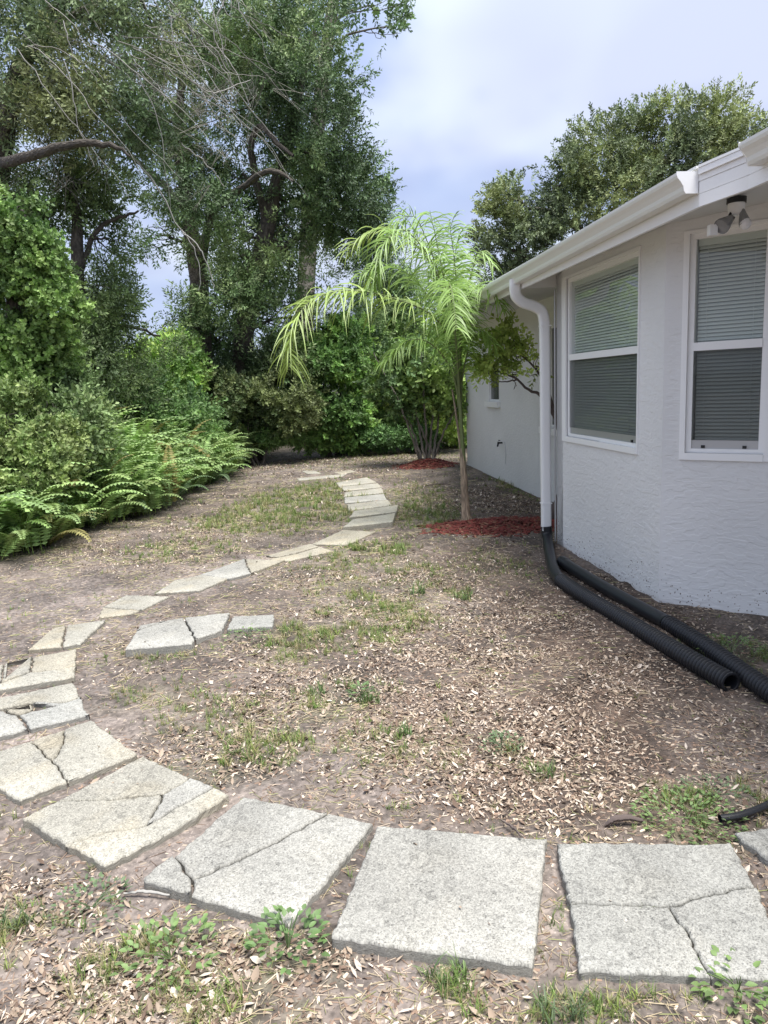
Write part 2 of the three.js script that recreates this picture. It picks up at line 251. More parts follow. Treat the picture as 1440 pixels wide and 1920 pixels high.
stone('sunken slab just below the raised pair of slabs', [[[590, 1017], [643, 993], [700, 996], [650, 1019]]], S[3], { lift: -.008, grow: 1.08 });
stone('raised bright slab, nearest of the far straight run', [[[661, 978], [742, 966], [737, 983], [643, 993]]], S[1], { lift: .03 });
stone('raised bright slab, second of the far straight run', [[[664, 961], [747, 950], [743, 963], [656, 973]]], S[1], { lift: .024 });
stone('slab with leaf debris, third of the far straight run', [[[651, 945], [728, 937], [734, 947], [654, 957]]], S[1]);
stone('slab fourth of the far straight run', [[[646, 932], [720, 926], [725, 936], [646, 942]]], S[0], { lift: -.004 });
stone('slab fifth of the far straight run', [[[646, 922], [717, 914], [719, 923], [645, 930]]], S[1], { lift: -.006 });
stone('slab sixth of the far straight run', [[[636, 912], [708, 905], [716, 912], [646, 919]]], S[1], { lift: -.008 });
stone('slab seventh and last of the far straight run', [[[630, 904], [688, 894], [706, 903], [636, 911]]], S[1], { lift: -.008 });
stone('long thin slab edge at the far end of the path', [[[556, 896], [650, 888], [640, 893], [560, 900]]], S[1], { lift: -.004 });
stone('small far slab fragment, left of the two beyond the path end', [[[565, 882], [590, 882], [604, 887], [575, 887]]], S[1], { lift: -.006 });
stone('small far slab fragment, right of the two beyond the path end', [[[625, 885], [657, 880], [668, 883], [640, 888]]], S[3], { lift: -.01 });
{ // loose slabs lying in the lawn beside the path
  const a = stone('broken white slab lying loose in the lawn inside the bend', [[[262, 1176], [312, 1167], [256, 1187]], [[312, 1167], [345, 1162], [367, 1203], [362, 1212], [233, 1223], [256, 1187]], [[345, 1162], [433, 1152], [418, 1186], [367, 1203]]], S[0], { lift: .02, gap: 0.0066 });
  const b = stone('small white rectangular slab touching the loose broken slab', [[[437, 1159], [515, 1155], [512, 1177], [426, 1183]]], S[2], { lift: .014 });
  for (const o of [a, b]) o.userData.group = 'loose slabs in the lawn';
}

// ---------------------------------------------------------------- house
const HA = 6.46 * Math.PI / 180;
const house = thing('house', 'white stucco single-storey house with an angled window corner and white gutters', 'house', V(0, 0, 0));
house.rotation.y = HA; house.updateMatrixWorld(true);
const toLocal = (p) => house.worldToLocal(p.clone());
function frameOf(p0, p1) { const s = V(p1[0] - p0[0], 0, p1[1] - p0[1]), L = s.length(); s.normalize(); const n = V(0, 0, 0).crossVectors(s, V(0, 1, 0)); return { L, m: new THREE.Matrix4().makeBasis(s, V(0, 1, 0), n).setPosition(p0[0], 0, p0[1]) }; }
function wallGeo(p0, p1, y0, y1, holes = [], th = .16) {
  const f = frameOf(p0, p1), sh = new THREE.Shape([[0, y0], [f.L, y0], [f.L, y1], [0, y1]].map(a => new THREE.Vector2(...a)));
  for (const [a, b, c, d] of holes) sh.holes.push(new THREE.Path([[a, c], [a, d], [b, d], [b, c]].map(q => new THREE.Vector2(...q))));
  const g = new THREE.ExtrudeGeometry(sh, { depth: th, bevelEnabled: false }); g.translate(0, 0, -th); g.applyMatrix4(f.m); return g;
}
const c1 = [2.431, -6.79], c2 = [2.431, -4.755], c3 = [2.431 + .80, -4.755 + .80], c4 = [c3[0], 1.2], farX = 3.3, farEnd = [farX, -14.28], farIn = [farX, -6.79];
const W1 = [.258, 1.672, 1.085, 2.455];                 // window opening on the first bay face: s0, s1, y0, y1
const W2 = [.15, .622, 1.085, 2.46];
part('wall', wallGeo(c1, c2, -.05, 2.56, [W1]), M.stucco, house);
part('wall', wallGeo(c2, c3, -.05, 2.61, [W2]), M.stucco, house);
part('wall', wallGeo(c3, c4, -.05, 2.7), M.stucco, house);
part('wall', wallGeo(farIn, c1, -.05, 2.6), M.stucco, house);
const FW = [1.74, 2.36, 1.28, 1.86], FW2 = [4.8, 5.8, .99, 2.26];
part('wall', wallGeo(farEnd, farIn, -.05, 2.66, [FW, FW2]), M.stucco, house);
part('wall', wallGeo([8, -14.28], [farX + .16, -14.28], .035, 2.66), M.stucco, house);
part('wall', wallGeo([8, 1.2], [8, -14.12], .035, 2.66), M.stucco, house);
part('wall', wallGeo([c4[0] + .16, 1.2], [7.84, 1.2], .035, 2.66), M.stucco, house);
{ const fo = []; for (const [a, b] of [[c1, c2], [c2, c3], [c3, c4], [farEnd, farIn]]) { const g = wallGeo(a, b, -.3, -.051, [], .10); const f = frameOf(a, b), n = V(0, 0, 0).setFromMatrixColumn(f.m, 2); g.translate(-n.x * .018, 0, -n.z * .018); fo.push(g); }
  part('footing', mergeGeometries(fo), M.footing, house); }
{ const bx = (a, b, y, z0, z1) => { const g = new THREE.BoxGeometry(b - a, .03, z1 - z0); g.translate((a + b) / 2, y, (z0 + z1) / 2); return g; };
  part('ceiling', mergeGeometries([bx(3.48, 7.82, 2.50, -14.1, 1.0), bx(2.62, 3.475, 2.50, -6.6, -4.75)]), M.inside, house); part('floor', bx(3.48, 7.82, .15, -14.1, 1.0), M.inside, house);
  const cw = []; for (const [a, b] of [[[2.85, -6.6], [2.85, -4.9]], [[2.85, -4.9], [3.6, -4.1]]]) { const g2 = wallGeo(a, b, .17, 2.48, [], .02); cw.push(g2); } part('inner_wall', mergeGeometries(cw), M.inside, house); }
const boxG = (a, b, c, d, n0, n1) => { const g = new THREE.BoxGeometry(b - a, d - c, n1 - n0); g.translate((a + b) / 2, (c + d) / 2, (n0 + n1) / 2); return g; };
function windowUnit(p0, p1, [s0, s1, y0, y1], o) {
  const f = frameOf(p0, p1), w = new THREE.Group(); w.name = 'window'; w.applyMatrix4(f.m); house.add(w); if (o.label) w.userData.label = o.label;
  const F = .034, ym = o.mid;
  part('frame', mergeGeometries([boxG(s0, s0 + F, y0, y1, -.085, -.012), boxG(s1 - F, s1, y0, y1, -.085, -.012), boxG(s0 + F, s1 - F, y1 - F, y1, -.085, -.012), boxG(s0 + F, s1 - F, y0, y0 + F * .8, -.085, -.010)]), M.trim, w);
  const a = s0 + F, b = s1 - F;
  part('casing', mergeGeometries([boxG(s0 - o.cl, s0, y0 - .045, y1 + .02, -.02, .012), boxG(s1, s1 + o.cr, y0 - .045, y1 + .02, -.02, .012), boxG(s0, s1, y1, y1 + .02, -.02, .011), boxG(s0, s1, y0 - .045, y0, -.03, .018)]), M.trim, w);
  part('meeting_rail', boxG(a, b, ym - .026, ym + .026, -.044, -.004), M.trim, w);
  part('lower_rail', boxG(a, b, y0 + F * .8, y0 + F * .8 + .055, -.04, -.022), M.alu, w);
  part('glass_pane', flatPane(a, b, ym + .026, y1 - F, -.034), M.glass, w);
  part('glass_pane', flatPane(a, b, y0 + F * .8 + .055, ym - .026, -.03), M.glass, w);
  part('insect_screen', flatPane(a, b, y0 + F * .8 + .055, ym - .026, -.018), M.screen, w);
  for (const k of o.latch) part('latch', boxG(mix(a, b, k) - .011, mix(a, b, k) + .011, y0 + F * .8 + .004, y0 + F * .8 + .022, -.022, -.013), M.black, w);
  // venetian blind: every slat on its own
  const sl = new THREE.BufferGeometry().copy(slatGeo(b - a - .02)), pitch = .0235; let y = y1 - F - .05;
  part('head_rail', boxG(a + .005, b - .005, y1 - F - .04, y1 - F, -.075, -.045), M.blind, w);
  for (; y > y0 + .08; y -= pitch) { const m = part('slat', sl, M.blind, w); m.position.set((a + b) / 2, y, -.058); }
  for (const k of [.16, .84]) part('ladder_cord', boxG(mix(a, b, k) - .0012, mix(a, b, k) + .0012, y0 + .08, y1 - F - .04, -.0475, -.0460), M.blind, w);
  return w;
}
function flatPane(a, b, c, d, n) { const g = new THREE.PlaneGeometry(b - a, d - c); g.translate((a + b) / 2, (c + d) / 2, n); return g; }
function slatGeo(w) { const g = new Geo(), n = 4, hw = .0125, tilt = 1.05; for (const x of [-w / 2, w / 2]) for (let k = 0; k <= n; k++) { const t = k / n * 2 - 1, b = (1 - t * t) * .0025, c = Math.cos(tilt), s = Math.sin(tilt); g.v(x, -t * hw * s + b * c, t * hw * c + b * s, x, t); } for (let k = 0; k < n; k++) g.quad(k, k + 1, n + 1 + k + 1, n + 1 + k); return g.build(); }
windowUnit(c1, c2, W1, { mid: 1.78, cl: .09, cr: .016, latch: [.93], label: 'wide double-hung window with green tree reflections over pale blinds' });
windowUnit(c2, c3, W2, { mid: 1.765, cl: .035, cr: .06, latch: [.18, .8], label: 'narrow double-hung window with blinds on the angled wall' });
for (const [o, lab] of [[FW, 'small dark window at the far end'], [FW2, 'larger far window mostly hidden by the bay']]) {
  const f = frameOf(farEnd, farIn), w = new THREE.Group(); w.name = 'window'; w.applyMatrix4(f.m); house.add(w); w.userData.label = lab; const [a, b, c, d] = o;
  part('frame', mergeGeometries([boxG(a, a + .025, c, d, -.08, -.02), boxG(b - .025, b, c, d, -.08, -.02), boxG(a + .025, b - .025, d - .025, d, -.08, -.02), boxG(a + .025, b - .025, c, c + .025, -.08, -.02)]), M.trim, w);
  part('glass_pane', flatPane(a + .025, b - .025, c + .025, d - .025, -.05), M.glass, w);
  part('insect_screen', flatPane(a + .025, b - .025, c + .025, d - .025, -.03), M.screen, w);
  part('shade', boxG(a + .01, b - .01, c + .01, d - .01, -.152, -.142), M.inside, w);
  part('sill', boxG(a - (o === FW2 ? .3 : .12), b + .08, c - .10, c - .012, -.06, .055), M.trim, w);
}
// eaves -----------------------------------------------------------
const roofY = (x) => 2.545 + (x - 2.1) * .33;
const E = [[3.16, -14.5], [2.1, -9.1], [2.1, -3.77], [2.235, -3.57], [2.235, 1.6]];   // fascia line
const fasBot = (k) => [2.62, 2.40, 2.43, 2.462, 2.462][k];
const fasTop = (k) => [2.80, 2.585, 2.612, 2.652, 2.652][k];
function strip(a, b, ya0, ya1, yb0, yb1, out, th) { const f = frameOf(a, b), s = V(0, 0, 0).setFromMatrixColumn(f.m, 0), n = V(0, 0, 0).setFromMatrixColumn(f.m, 2), g = new Geo(); const P = (e, y, o) => { const q = e ? b : a; return [q[0] + n.x * o, y, q[1] + n.z * o]; };
  const L = f.L, cs = [P(0, ya0, out - th), P(1, yb0, out - th), P(1, yb1, out - th), P(0, ya1, out - th), P(0, ya0, out), P(1, yb0, out), P(1, yb1, out), P(0, ya1, out)];
  const face = (i, j, k, l) => { const v = [i, j, k, l].map(q => g.v(...cs[q])); g.quad(...v); }; face(4, 5, 6, 7); face(1, 0, 3, 2); face(0, 1, 5, 4); face(7, 6, 2, 3); face(5, 1, 2, 6); face(0, 4, 7, 3); return g.build(); }
for (let k = 0; k < 4; k++) {                          // ribbed aluminium fascia: three stepped courses
  const cuts = [0, .33, .345, .66, .675, 1], gs = [];
  for (let q = 0; q < 5; q++) { const rec = q % 2 ? -.004 : (q === 4 ? .003 : 0); gs.push(strip(E[k], E[k + 1], mix(fasBot(k), fasTop(k), cuts[q]), mix(fasBot(k), fasTop(k), cuts[q + 1]), mix(fasBot(k + 1), fasTop(k + 1), cuts[q]), mix(fasBot(k + 1), fasTop(k + 1), cuts[q + 1]), rec, .02)); }
  part('fascia', mergeGeometries(gs), M.trim, house);
  part('drip_edge', strip(E[k], E[k + 1], fasTop(k) + .001, fasTop(k) + .014, fasTop(k + 1) + .001, fasTop(k + 1) + .014, .022, .05), M.trim, house);
}
{ // soffits: thin boards over polygons, height follows x
  const board = (poly, yf, th = .012) => { const pts = poly.map(p => new THREE.Vector2(p[0], p[1])); const g = new Geo(); if (THREE.ShapeUtils.area(pts) < 0) pts.reverse();
    const A = pts.map(p => g.v(p.x, yf(p.x, p.y), p.y)), B = pts.map(p => g.v(p.x, yf(p.x, p.y) + th, p.y)); for (const f of THREE.ShapeUtils.triangulateShape(pts, [])) { g.tri(A[f[0]], A[f[1]], A[f[2]]); g.tri(B[f[2]], B[f[1]], B[f[0]]); }
    for (let k = 0; k < pts.length; k++) { const q = (k + 1) % pts.length, a = pts[k], b = pts[q], v = [[a, 0], [b, 0], [b, th], [a, th]].map(([p, t]) => g.v(p.x, yf(p.x, p.y) + t, p.y)); g.quad(v[3], v[2], v[1], v[0]); } const G = g.build(); return G; };
  const near = (x) => 2.434 + (x - 2.1) * .33, gs = [];
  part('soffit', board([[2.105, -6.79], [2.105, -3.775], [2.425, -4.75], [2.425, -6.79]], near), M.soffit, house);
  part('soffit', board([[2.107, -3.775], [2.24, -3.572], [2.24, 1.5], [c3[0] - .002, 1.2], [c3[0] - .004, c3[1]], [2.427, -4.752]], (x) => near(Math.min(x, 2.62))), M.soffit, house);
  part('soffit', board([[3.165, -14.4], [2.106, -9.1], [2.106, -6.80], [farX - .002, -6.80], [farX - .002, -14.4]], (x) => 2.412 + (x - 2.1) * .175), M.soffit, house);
  const roof = board([[3.19, -14.45], [2.125, -9.1], [2.125, -3.80], [2.262, -3.60], [2.262, 1.7], [7, 1.7], [7, -14.45]], roofY, .03); part('roof', roof, M.shingle, house);
  const roof2 = board([[7.002, 1.7], [7.002, -14.55], [9, -14.55], [9, 1.7]], (x) => roofY(7) - (x - 7) * .33, .03); part('roof', roof2, M.shingle, house);
}
{ const g = new THREE.BoxGeometry(.33, .13, .012); g.translate(2.272, 2.485, -6.797); part('soffit_end_board', g, M.soffit, house); }
// K-style gutters
function gutter(lx, z0, z1, yTop, drop, capNear, name = 'gutter') {
  const out = [[0, 0], [0, -.10], [-.066, -.10], [-.074, -.085], [-.078, -.066], [-.092, -.045], [-.108, -.028], [-.114, -.014], [-.114, 0], [-.098, .002]], inn = [[-.098, -.003], [-.109, -.005], [-.109, -.013], [-.103, -.025], [-.088, -.042], [-.073, -.063], [-.069, -.083], [-.063, -.095], [-.004, -.095], [-.004, 0]];
  const sh = new THREE.Shape([...out, ...inn].map(p => new THREE.Vector2(...p))), g = new THREE.ExtrudeGeometry(sh, { depth: z1 - z0, bevelEnabled: false });
  const p = g.attributes.position; for (let k = 0; k < p.count; k++) { const z = p.getZ(k); p.setXYZ(k, p.getX(k) + lx, p.getY(k) + yTop - drop * (1 - z / (z1 - z0)), z + z0); } g.computeVertexNormals();
  const m = part(name, g, M.gutter, house);
  const cs = new THREE.Shape([[.0, .004], [0, -.102], [-.067, -.102], [-.076, -.086], [-.08, -.066], [-.094, -.045], [-.11, -.028], [-.117, -.014], [-.117, .004]].map(q => new THREE.Vector2(...q)));
  if (capNear) { const c = new THREE.ExtrudeGeometry(cs, { depth: .004, bevelEnabled: false }); c.translate(lx, yTop, z1 + .0005); part('end_cap', c, M.trim, m); }
  return [m, cs];
}
gutter(2.096, -9.1, -3.78, 2.598, .075, true);
{ const [m, cs] = gutter(2.231, -3.46, 1.6, 2.640, 0, false); const c = new THREE.ExtrudeGeometry(cs, { depth: .004, bevelEnabled: false }); c.translate(2.231, 2.640, -3.4655); part('end_cap', c, M.trim, m); }
{ // short straight gutter lip over the angled fascia piece
  part('lip', strip(E[2], E[3], fasTop(2) - .03, fasTop(2) + .0, fasTop(3) - .03, fasTop(3) + .0, .018, .012), M.trim, house); }
{ // downspout: rectangular pipe from gutter outlet, S-bend to the wall corner, straight down
  const z = -6.87, path = curve([V(2.045, 2.50, -6.80), V(2.045, 2.43, -6.80), V(2.06, 2.36, -6.815), V(2.13, 2.30, -6.84), V(2.24, 2.265, -6.86), V(2.315, 2.22, z), V(2.34, 2.14, z), V(2.345, 2.0, z), V(2.347, 1.2, z), V(2.35, .25, z), V(2.35, .16, z)], 90), g = new Geo(), hx = .047, hz = .034; let prev = null;
  for (let k = 0; k < path.length; k++) {
    const p = path[k], t = path[Math.min(k + 1, path.length - 1)].clone().sub(path[Math.max(k - 1, 0)]).normalize(), b = V(0, 0, 1), a = V(0, 0, 0).crossVectors(t, b).normalize(), rib = (k < 34 && k > 6) ? (k % 2 ? .0012 : -.0008) : 0;
    const prof = []; for (let q = 0; q < 20; q++) { const an = (q + .5) / 20 * Math.PI * 2, c = Math.cos(an), s = Math.sin(an), m = Math.pow(Math.pow(Math.abs(c), 8) + Math.pow(Math.abs(s), 8), -1 / 8), fl = (q % 2 ? .0015 : 0); prof.push([(hx + rib - fl) * c * m, (hz + rib - fl) * s * m]); }
    const ring = prof.map(([x, y]) => g.v(p.x + a.x * x + b.x * y, p.y + a.y * x + b.y * y, p.z + a.z * x + b.z * y)); if (prev) for (let q = 0; q < 20; q++) g.quad(prev[q], ring[q], ring[(q + 1) % 20], prev[(q + 1) % 20]); prev = ring;
  }
  const d = part('downspout', g.build(), M.gutter, house); d.material = M.trim;
  for (const y of [.42, 2.08]) part('strap', boxG(2.300, 2.398, y, y + .012, -.039, .039).translate(0, 0, z), M.trim, d);
  part('conduit', new Geo().tube([[V(2.418, .06, -6.80), .008], [V(2.418, 2.4, -6.80), .008]], 8).build(), M.alu, house);
}
{ // hose tap and cable on the far wall
  const g = new Geo(); const x = farX - .005; g.tube([[V(x, .62, -11.75), .013], [V(x - .07, .62, -11.75), .013]], 8, true); g.tube([[V(x - .06, .64, -11.75), .016], [V(x - .08, .56, -11.75), .014]], 8, true); g.tube([[V(x - .05, .66, -11.79), .008], [V(x - .05, .66, -11.71), .008]], 8, true);
  part('hose_tap', g.build(), M.black, house);
  part('cable', new Geo().tube(limb([[V(x, .64, -11.6), .004], [V(x, .5, -11.55), .004], [V(x - .01, .3, -11.55), .004]], 8), 6).build(), M.alu, house);
}
// floodlight under the soffit
{
  const soffY = 2.524, c = house.localToWorld(V(2.62, soffY, -4.62)); const p0 = gp(1381, 376, 2.505);
  const t = thing('flood_light', 'twin outdoor floodlight under the eave above the narrow window', 'light fixture', p0), g = new THREE.CylinderGeometry(.05, .05, .03, 24); g.translate(0, -.0, 0);
  part('base_plate', g, M.black, t);
  const can = new THREE.LatheGeometry([[0, -.075], [.03, -.075], [.04, -.065], [.044, -.015], [.044, -.012]].map(q => new THREE.Vector2(...q)), 24); part('canister', can, M.trim, t);
  part('bracket', new Geo().tube(limb([[V(-.03, -.06, .01), .007], [V(-.045, -.085, .02), .007], [V(-.02, -.095, .03), .007]], 8), 7).tube([[V(.03, -.06, .02), .008], [V(.02, -.1, .03), .008]], 7).build(), M.black, t);
  const head = (pos, dir, mat, r, nm) => { const h = new THREE.LatheGeometry([[0, -.045], [r * .45, -.043], [r * .6, -.02], [r, .03], [r, .045], [r * .92, .047], [r * .9, .04], [0, .036]].map(q => new THREE.Vector2(...q)), 22); h.applyQuaternion(new THREE.Quaternion().setFromUnitVectors(V(0, 1, 0), dir.clone().normalize())); h.translate(pos.x, pos.y, pos.z); return part(nm, h, mat, t); };
  head(V(-.065, -.115, .03), V(-.75, -.55, .3), M.lens, .042, 'lamp_head');
  head(V(.022, -.095, .04), V(.05, -.9, .35), M.lens, .03, 'lamp_head');
  const b = new THREE.SphereGeometry(.031, 20, 14); b.translate(.025, -.13, .055); part('bulb', b, M.bulb, t);
  part('motion_sensor', boxG(-.145, -.105, -.175, -.12, -.02, .02), M.trim, t);
}

{ const R = rng(61), l = [], fg = new THREE.IcosahedronGeometry(.004, 0); fg.deleteAttribute('uv');
  for (let k = 0; k < 900; k++) { const f = R() < .62 ? frameOf(c1, c2) : frameOf(c2, c3), s = R() * f.L, y = .01 + Math.pow(R(), 3.2) * .28 * (.4 + noise3(s * 5, 1, 2)), p = V(s, y, .001).applyMatrix4(f.m), v = .6 + R() * .8; l.push([new THREE.Matrix4().compose(p, new THREE.Quaternion(), V(.4 + R() * 1.1, .4 + R() * 1.1, .4)), RGB(.2 * v, .16 * v, .13 * v)]); }
  copies('dirt_splash', fg, std({ color: 0xffffff, roughness: 1 }), l, house); }
// ---------------------------------------------------------------- drain pipes
function corrPipe(pts, r, smoothLen, label, endOpen, elbow) {
  const b = pts[0].clone(); const o = thing('drain_pipe', label, 'drain pipe', V(b.x, 0, b.z), 'black drain pipes along the wall'), c = new THREE.CatmullRomCurve3(pts.map(p => p.clone().sub(V(b.x, 0, b.z))), false, 'centripetal'), L = c.getLength();
  const ring = (g, s, rad, inner) => null;
  const seg = (name, s0, s1, rf, ds, inner) => { const g = new Geo(), l = []; for (let s = s0; s <= s1 + 1e-6; s += ds) l.push([c.getPointAt(clamp(s / L)), rf(s)]); g.tube(l, 18); if (inner) { const il = l.slice(-Math.min(l.length, 60)).map(([p, q]) => [p, r * .86]); const g2 = new Geo().tube(il, 18); const off = g.p.length / 3; g.p.push(...g2.p); g.u.push(...g2.u); g.c.push(...g2.c); for (let k = 0; k < g2.i.length; k += 3) g.tri(off + g2.i[k], off + g2.i[k + 2], off + g2.i[k + 1]);
      const n0 = off - 19, n1 = g.p.length / 3 - 19; for (let k = 0; k < 18; k++) g.quad(n0 + k, n0 + k + 1, n1 + k + 1, n1 + k); }
    return part(name, g.build(), M.pipe, o); };
  if (smoothLen > 0) seg('smooth_adapter', 0, smoothLen, s => r * (s < elbow ? 1.1 : 1.0) + (Math.abs(s - smoothLen) < .03 ? .004 : 0), .015, false);
  seg('corrugated_hose', smoothLen + .001, L, s => r + .0062 * (Math.sin((s - smoothLen) / .027 * Math.PI * 2) > -.1 ? 1 : -1), .0045, endOpen);
  return o;
}
const pr = .047;
{ const q = (x, y, h = pr + .004) => gp(x, y, h); const ds = house.localToWorld(V(2.35, .165, -6.87));
  corrPipe([V(ds.x, .20, ds.z), V(ds.x + .005, .11, ds.z + .015), q(1043, 1078), q(1063, 1096), q(1122, 1133), q(1183, 1169), q(1244, 1206), q(1306, 1243), q(1372, 1281)], pr, 1.55, 'black drain pipe fed by the downspout, ending open on the leaf litter', true, .12);
  corrPipe([q(1054, 1053), q(1092, 1077), q(1147, 1110), q(1208, 1144), q(1263, 1175), q(1321, 1211), q(1382, 1254), q(1440, 1294), q(1510, 1340)], pr, 1.75, 'black drain pipe nearest the wall, running out of frame at right', true, .1); }
{ // black hose stub by the right edge
  const pts = [[1350, 1535], [1385, 1530], [1420, 1518], [1460, 1500], [1510, 1480]].map(p => gp(p[0], p[1], .018)); const b = pts[0];
  const o = part(numbered('garden_hose'), new Geo().tube(limb(pts.map(p => [p.clone().sub(V(b.x, 0, b.z)), .014]), 30), 12, true).build(), M.pipe, scene); o.position.set(b.x, 0, b.z); tag(o, 'thin black hose curving into the weed clump at the right edge', 'hose'); }
function groundStick(pxs, r, label, cat, name, mat = M.root) { const pts = pxs.map(([x, y, h = .012]) => gp(x, y, h)), b = pts[0]; const l = limb(pts.map((p, k) => [p.clone().sub(V(b.x, 0, b.z)), r * (k === 0 || k === pts.length - 1 ? .55 : 1)]), 16, .004, 5); const o = part(numbered(name), new Geo().tube(l, 8, true).build(), mat, scene); o.position.set(b.x, 0, b.z); return tag(o, label, cat); }
groundStick([[1135, 1545, .004], [1150, 1537, .02], [1175, 1533, .022], [1205, 1538, .012]], .012, 'brown surface root arching out of the soil behind the cracked right slab', 'root', 'surface_root');
groundStick([[940, 1537, .014], [962, 1552, .02], [977, 1568, .05]], .005, 'thin curved twig touching the back edge of the uncracked slab', 'twig', 'fallen_twig');
groundStick([[232, 1675, .006], [275, 1672, .016], [318, 1678, .012]], .006, 'pale stick lying at the front corner of the tilted slab', 'twig', 'fallen_twig', M.twig);
groundStick([[800, 910, .02], [830, 907, .03], [845, 908, .02]], .012, 'short dark stick on the lawn left of the palm', 'twig', 'fallen_twig');

// ---------------------------------------------------------------- foliage geometry
function leafInto(g, base, dir, up, L, Wd, fold = .25, curl = .15, shade = 1) {   // one leaf: 6 triangles, folded and curled
  const d = dir.clone().normalize(), s = V(0, 0, 0).crossVectors(d, up).normalize(), n = V(0, 0, 0).crossVectors(s, d).normalize();
  const P = (t, w, h) => { const p = base.clone().addScaledVector(d, L * t).addScaledVector(s, Wd * w).addScaledVector(n, h - curl * L * t * t); return g.v(p.x, p.y, p.z, t, w); };
  g.col = [shade, shade, shade];
  const a = P(0, 0, 0), m = P(.5, 0, 0), e = P(1, 0, 0), l1 = P(.38, -.5, fold * Wd), l2 = P(.72, -.36, fold * Wd * .7), r1 = P(.38, .5, fold * Wd), r2 = P(.72, .36, fold * Wd * .7);
  g.tri(a, m, l1); g.tri(l1, m, l2); g.tri(l2, m, e); g.tri(a, r1, m); g.tri(r1, r2, m); g.tri(r2, e, m);
}
function leaf2Into(g, base, dir, up, L, Wd, shade) { const d = dir.clone().normalize(), s = V(0, 0, 0).crossVectors(d, up).normalize(), n = V(0, 0, 0).crossVectors(s, d).normalize(); g.col = [shade, shade, shade];
  const P = (t, w, h) => { const p = base.clone().addScaledVector(d, L * t).addScaledVector(s, Wd * w).addScaledVector(n, h); return g.v(p.x, p.y, p.z, t, w); }; const a = P(0, 0, 0), e = P(1, 0, -.12 * L), l = P(.48, -.5, .1 * Wd), r = P(.48, .5, .1 * Wd); g.tri(a, e, l); g.tri(a, r, e); }
function sprig(n, len, LL, LW, seed, six = false, spread = 1) {
  const R = rng(seed), g = new Geo();
  for (let k = 0; k < n; k++) {
    const t = (k + .3) / n, a = k * 2.4 + R(), base = V((R() - .5) * .06 * spread, t * len, (R() - .5) * .06 * spread), dir = V(Math.cos(a) * (1.1 - t * .5) * spread, .35 + t * .7 + (R() - .5) * .5, Math.sin(a) * (1.1 - t * .5) * spread), up = V((R() - .5) * .8, 1, (R() - .5) * .8), s = .75 + R() * .5;
    (six ? leafInto : leaf2Into)(g, base, dir, up, LL * s, LW * s, ...(six ? [.2, .2 * R(), .75 + R() * .5] : [.72 + R() * .56]));
  }
  return g.build(true);
}
const SPRIG = { oak: sprig(15, .36, .075, .03, 3), oakFar: sprig(14, .5, .14, .065, 4), shrub: sprig(12, .26, .085, .05, 5, true), vine: sprig(14, .2, .055, .046, 6, true), small: sprig(16, .2, .045, .026, 7), yellow: sprig(13, .3, .1, .05, 8, true) };
const twigSpray = (() => { const R = rng(77), g = new Geo(); for (let k = 0; k < 5; k++) { let p = V((R() - .5) * .2, 0, (R() - .5) * .2); const l = [[p.clone(), .0042]]; let d = V((R() - .5) * .8, -1, (R() - .5) * .8); for (let q = 0; q < 4; q++) { d.add(V((R() - .5) * .7, -.05, (R() - .5) * .7)); p = p.clone().addScaledVector(d.clone().normalize(), .14); l.push([p, (.0038 - q * .0008)]); } g.tube(l, 3); } return g.build(true); })();
const Q = new THREE.Quaternion(), UP = V(0, 1, 0);
function place(p, dir, spin, sc) { Q.setFromUnitVectors(UP, dir.clone().normalize()); const q = new THREE.Quaternion().setFromAxisAngle(UP, spin); return new THREE.Matrix4().compose(p, Q.clone().multiply(q), V(sc, sc, sc)); }
// blob in measured coordinates: [px, py, depth, half width px, half height px, half depth m, count]
function foliage(blobs, base, seed, cols, o = {}) {
  const R = rng(seed), list = [], gap = o.gap ?? .42, fq = o.freq ?? 1.1;
  for (const [px, py, dep, rw, rh, rd, n] of blobs) {
    const c = at(px, py, dep), rx = rw * dep / FOCAL, ry = rh * dep / FOCAL; let made = 0, tries = 0; const N = n * (o.dens ?? 1);
    while (made < N && tries++ < n * 8) {
      const a = R() * Math.PI * 2, z = R() * 2 - 1, q = Math.sqrt(1 - z * z), rad = Math.pow(R(), .42) * (1 + (R() - .5) * .18), u = V(Math.cos(a) * q, z, Math.sin(a) * q);
      const p = V(c.x + u.x * rx * rad, c.y + u.y * ry * rad, c.z + u.z * rd * rad);
      if (p.y < .12) continue;
      if (fbm(p.x * fq + seed, p.y * fq, p.z * fq, 3) < gap) continue;
      if (rad > .8 && fbm(p.x * fq * 2 + 5, p.y * fq * 2, p.z * fq * 2 + seed, 2) < .5) continue;
      const dir = u.clone().multiplyScalar(.8).add(V((R() - .5) * 1.3, (R() - .5) * 1.3 + (o.rise ?? .15), (R() - .5) * 1.3));
      const hue = fbm(p.x * .7 + 40, p.y * .7, p.z * .7 + seed, 2), cc = cols[Math.min(cols.length - 1, Math.floor(clamp((hue - .28) / .44 + (R() - .5) * .5) * cols.length))], v = (.55 + R() * .9) * (o.tone ?? 2.3);
      list.push([place(p.sub(base), dir, R() * 6.3, (o.size ?? 1) * (.75 + R() * .5)), RGB(cc[0] * v, cc[1] * v, cc[2] * v)]); made++;
    }
  }
  return list;
}
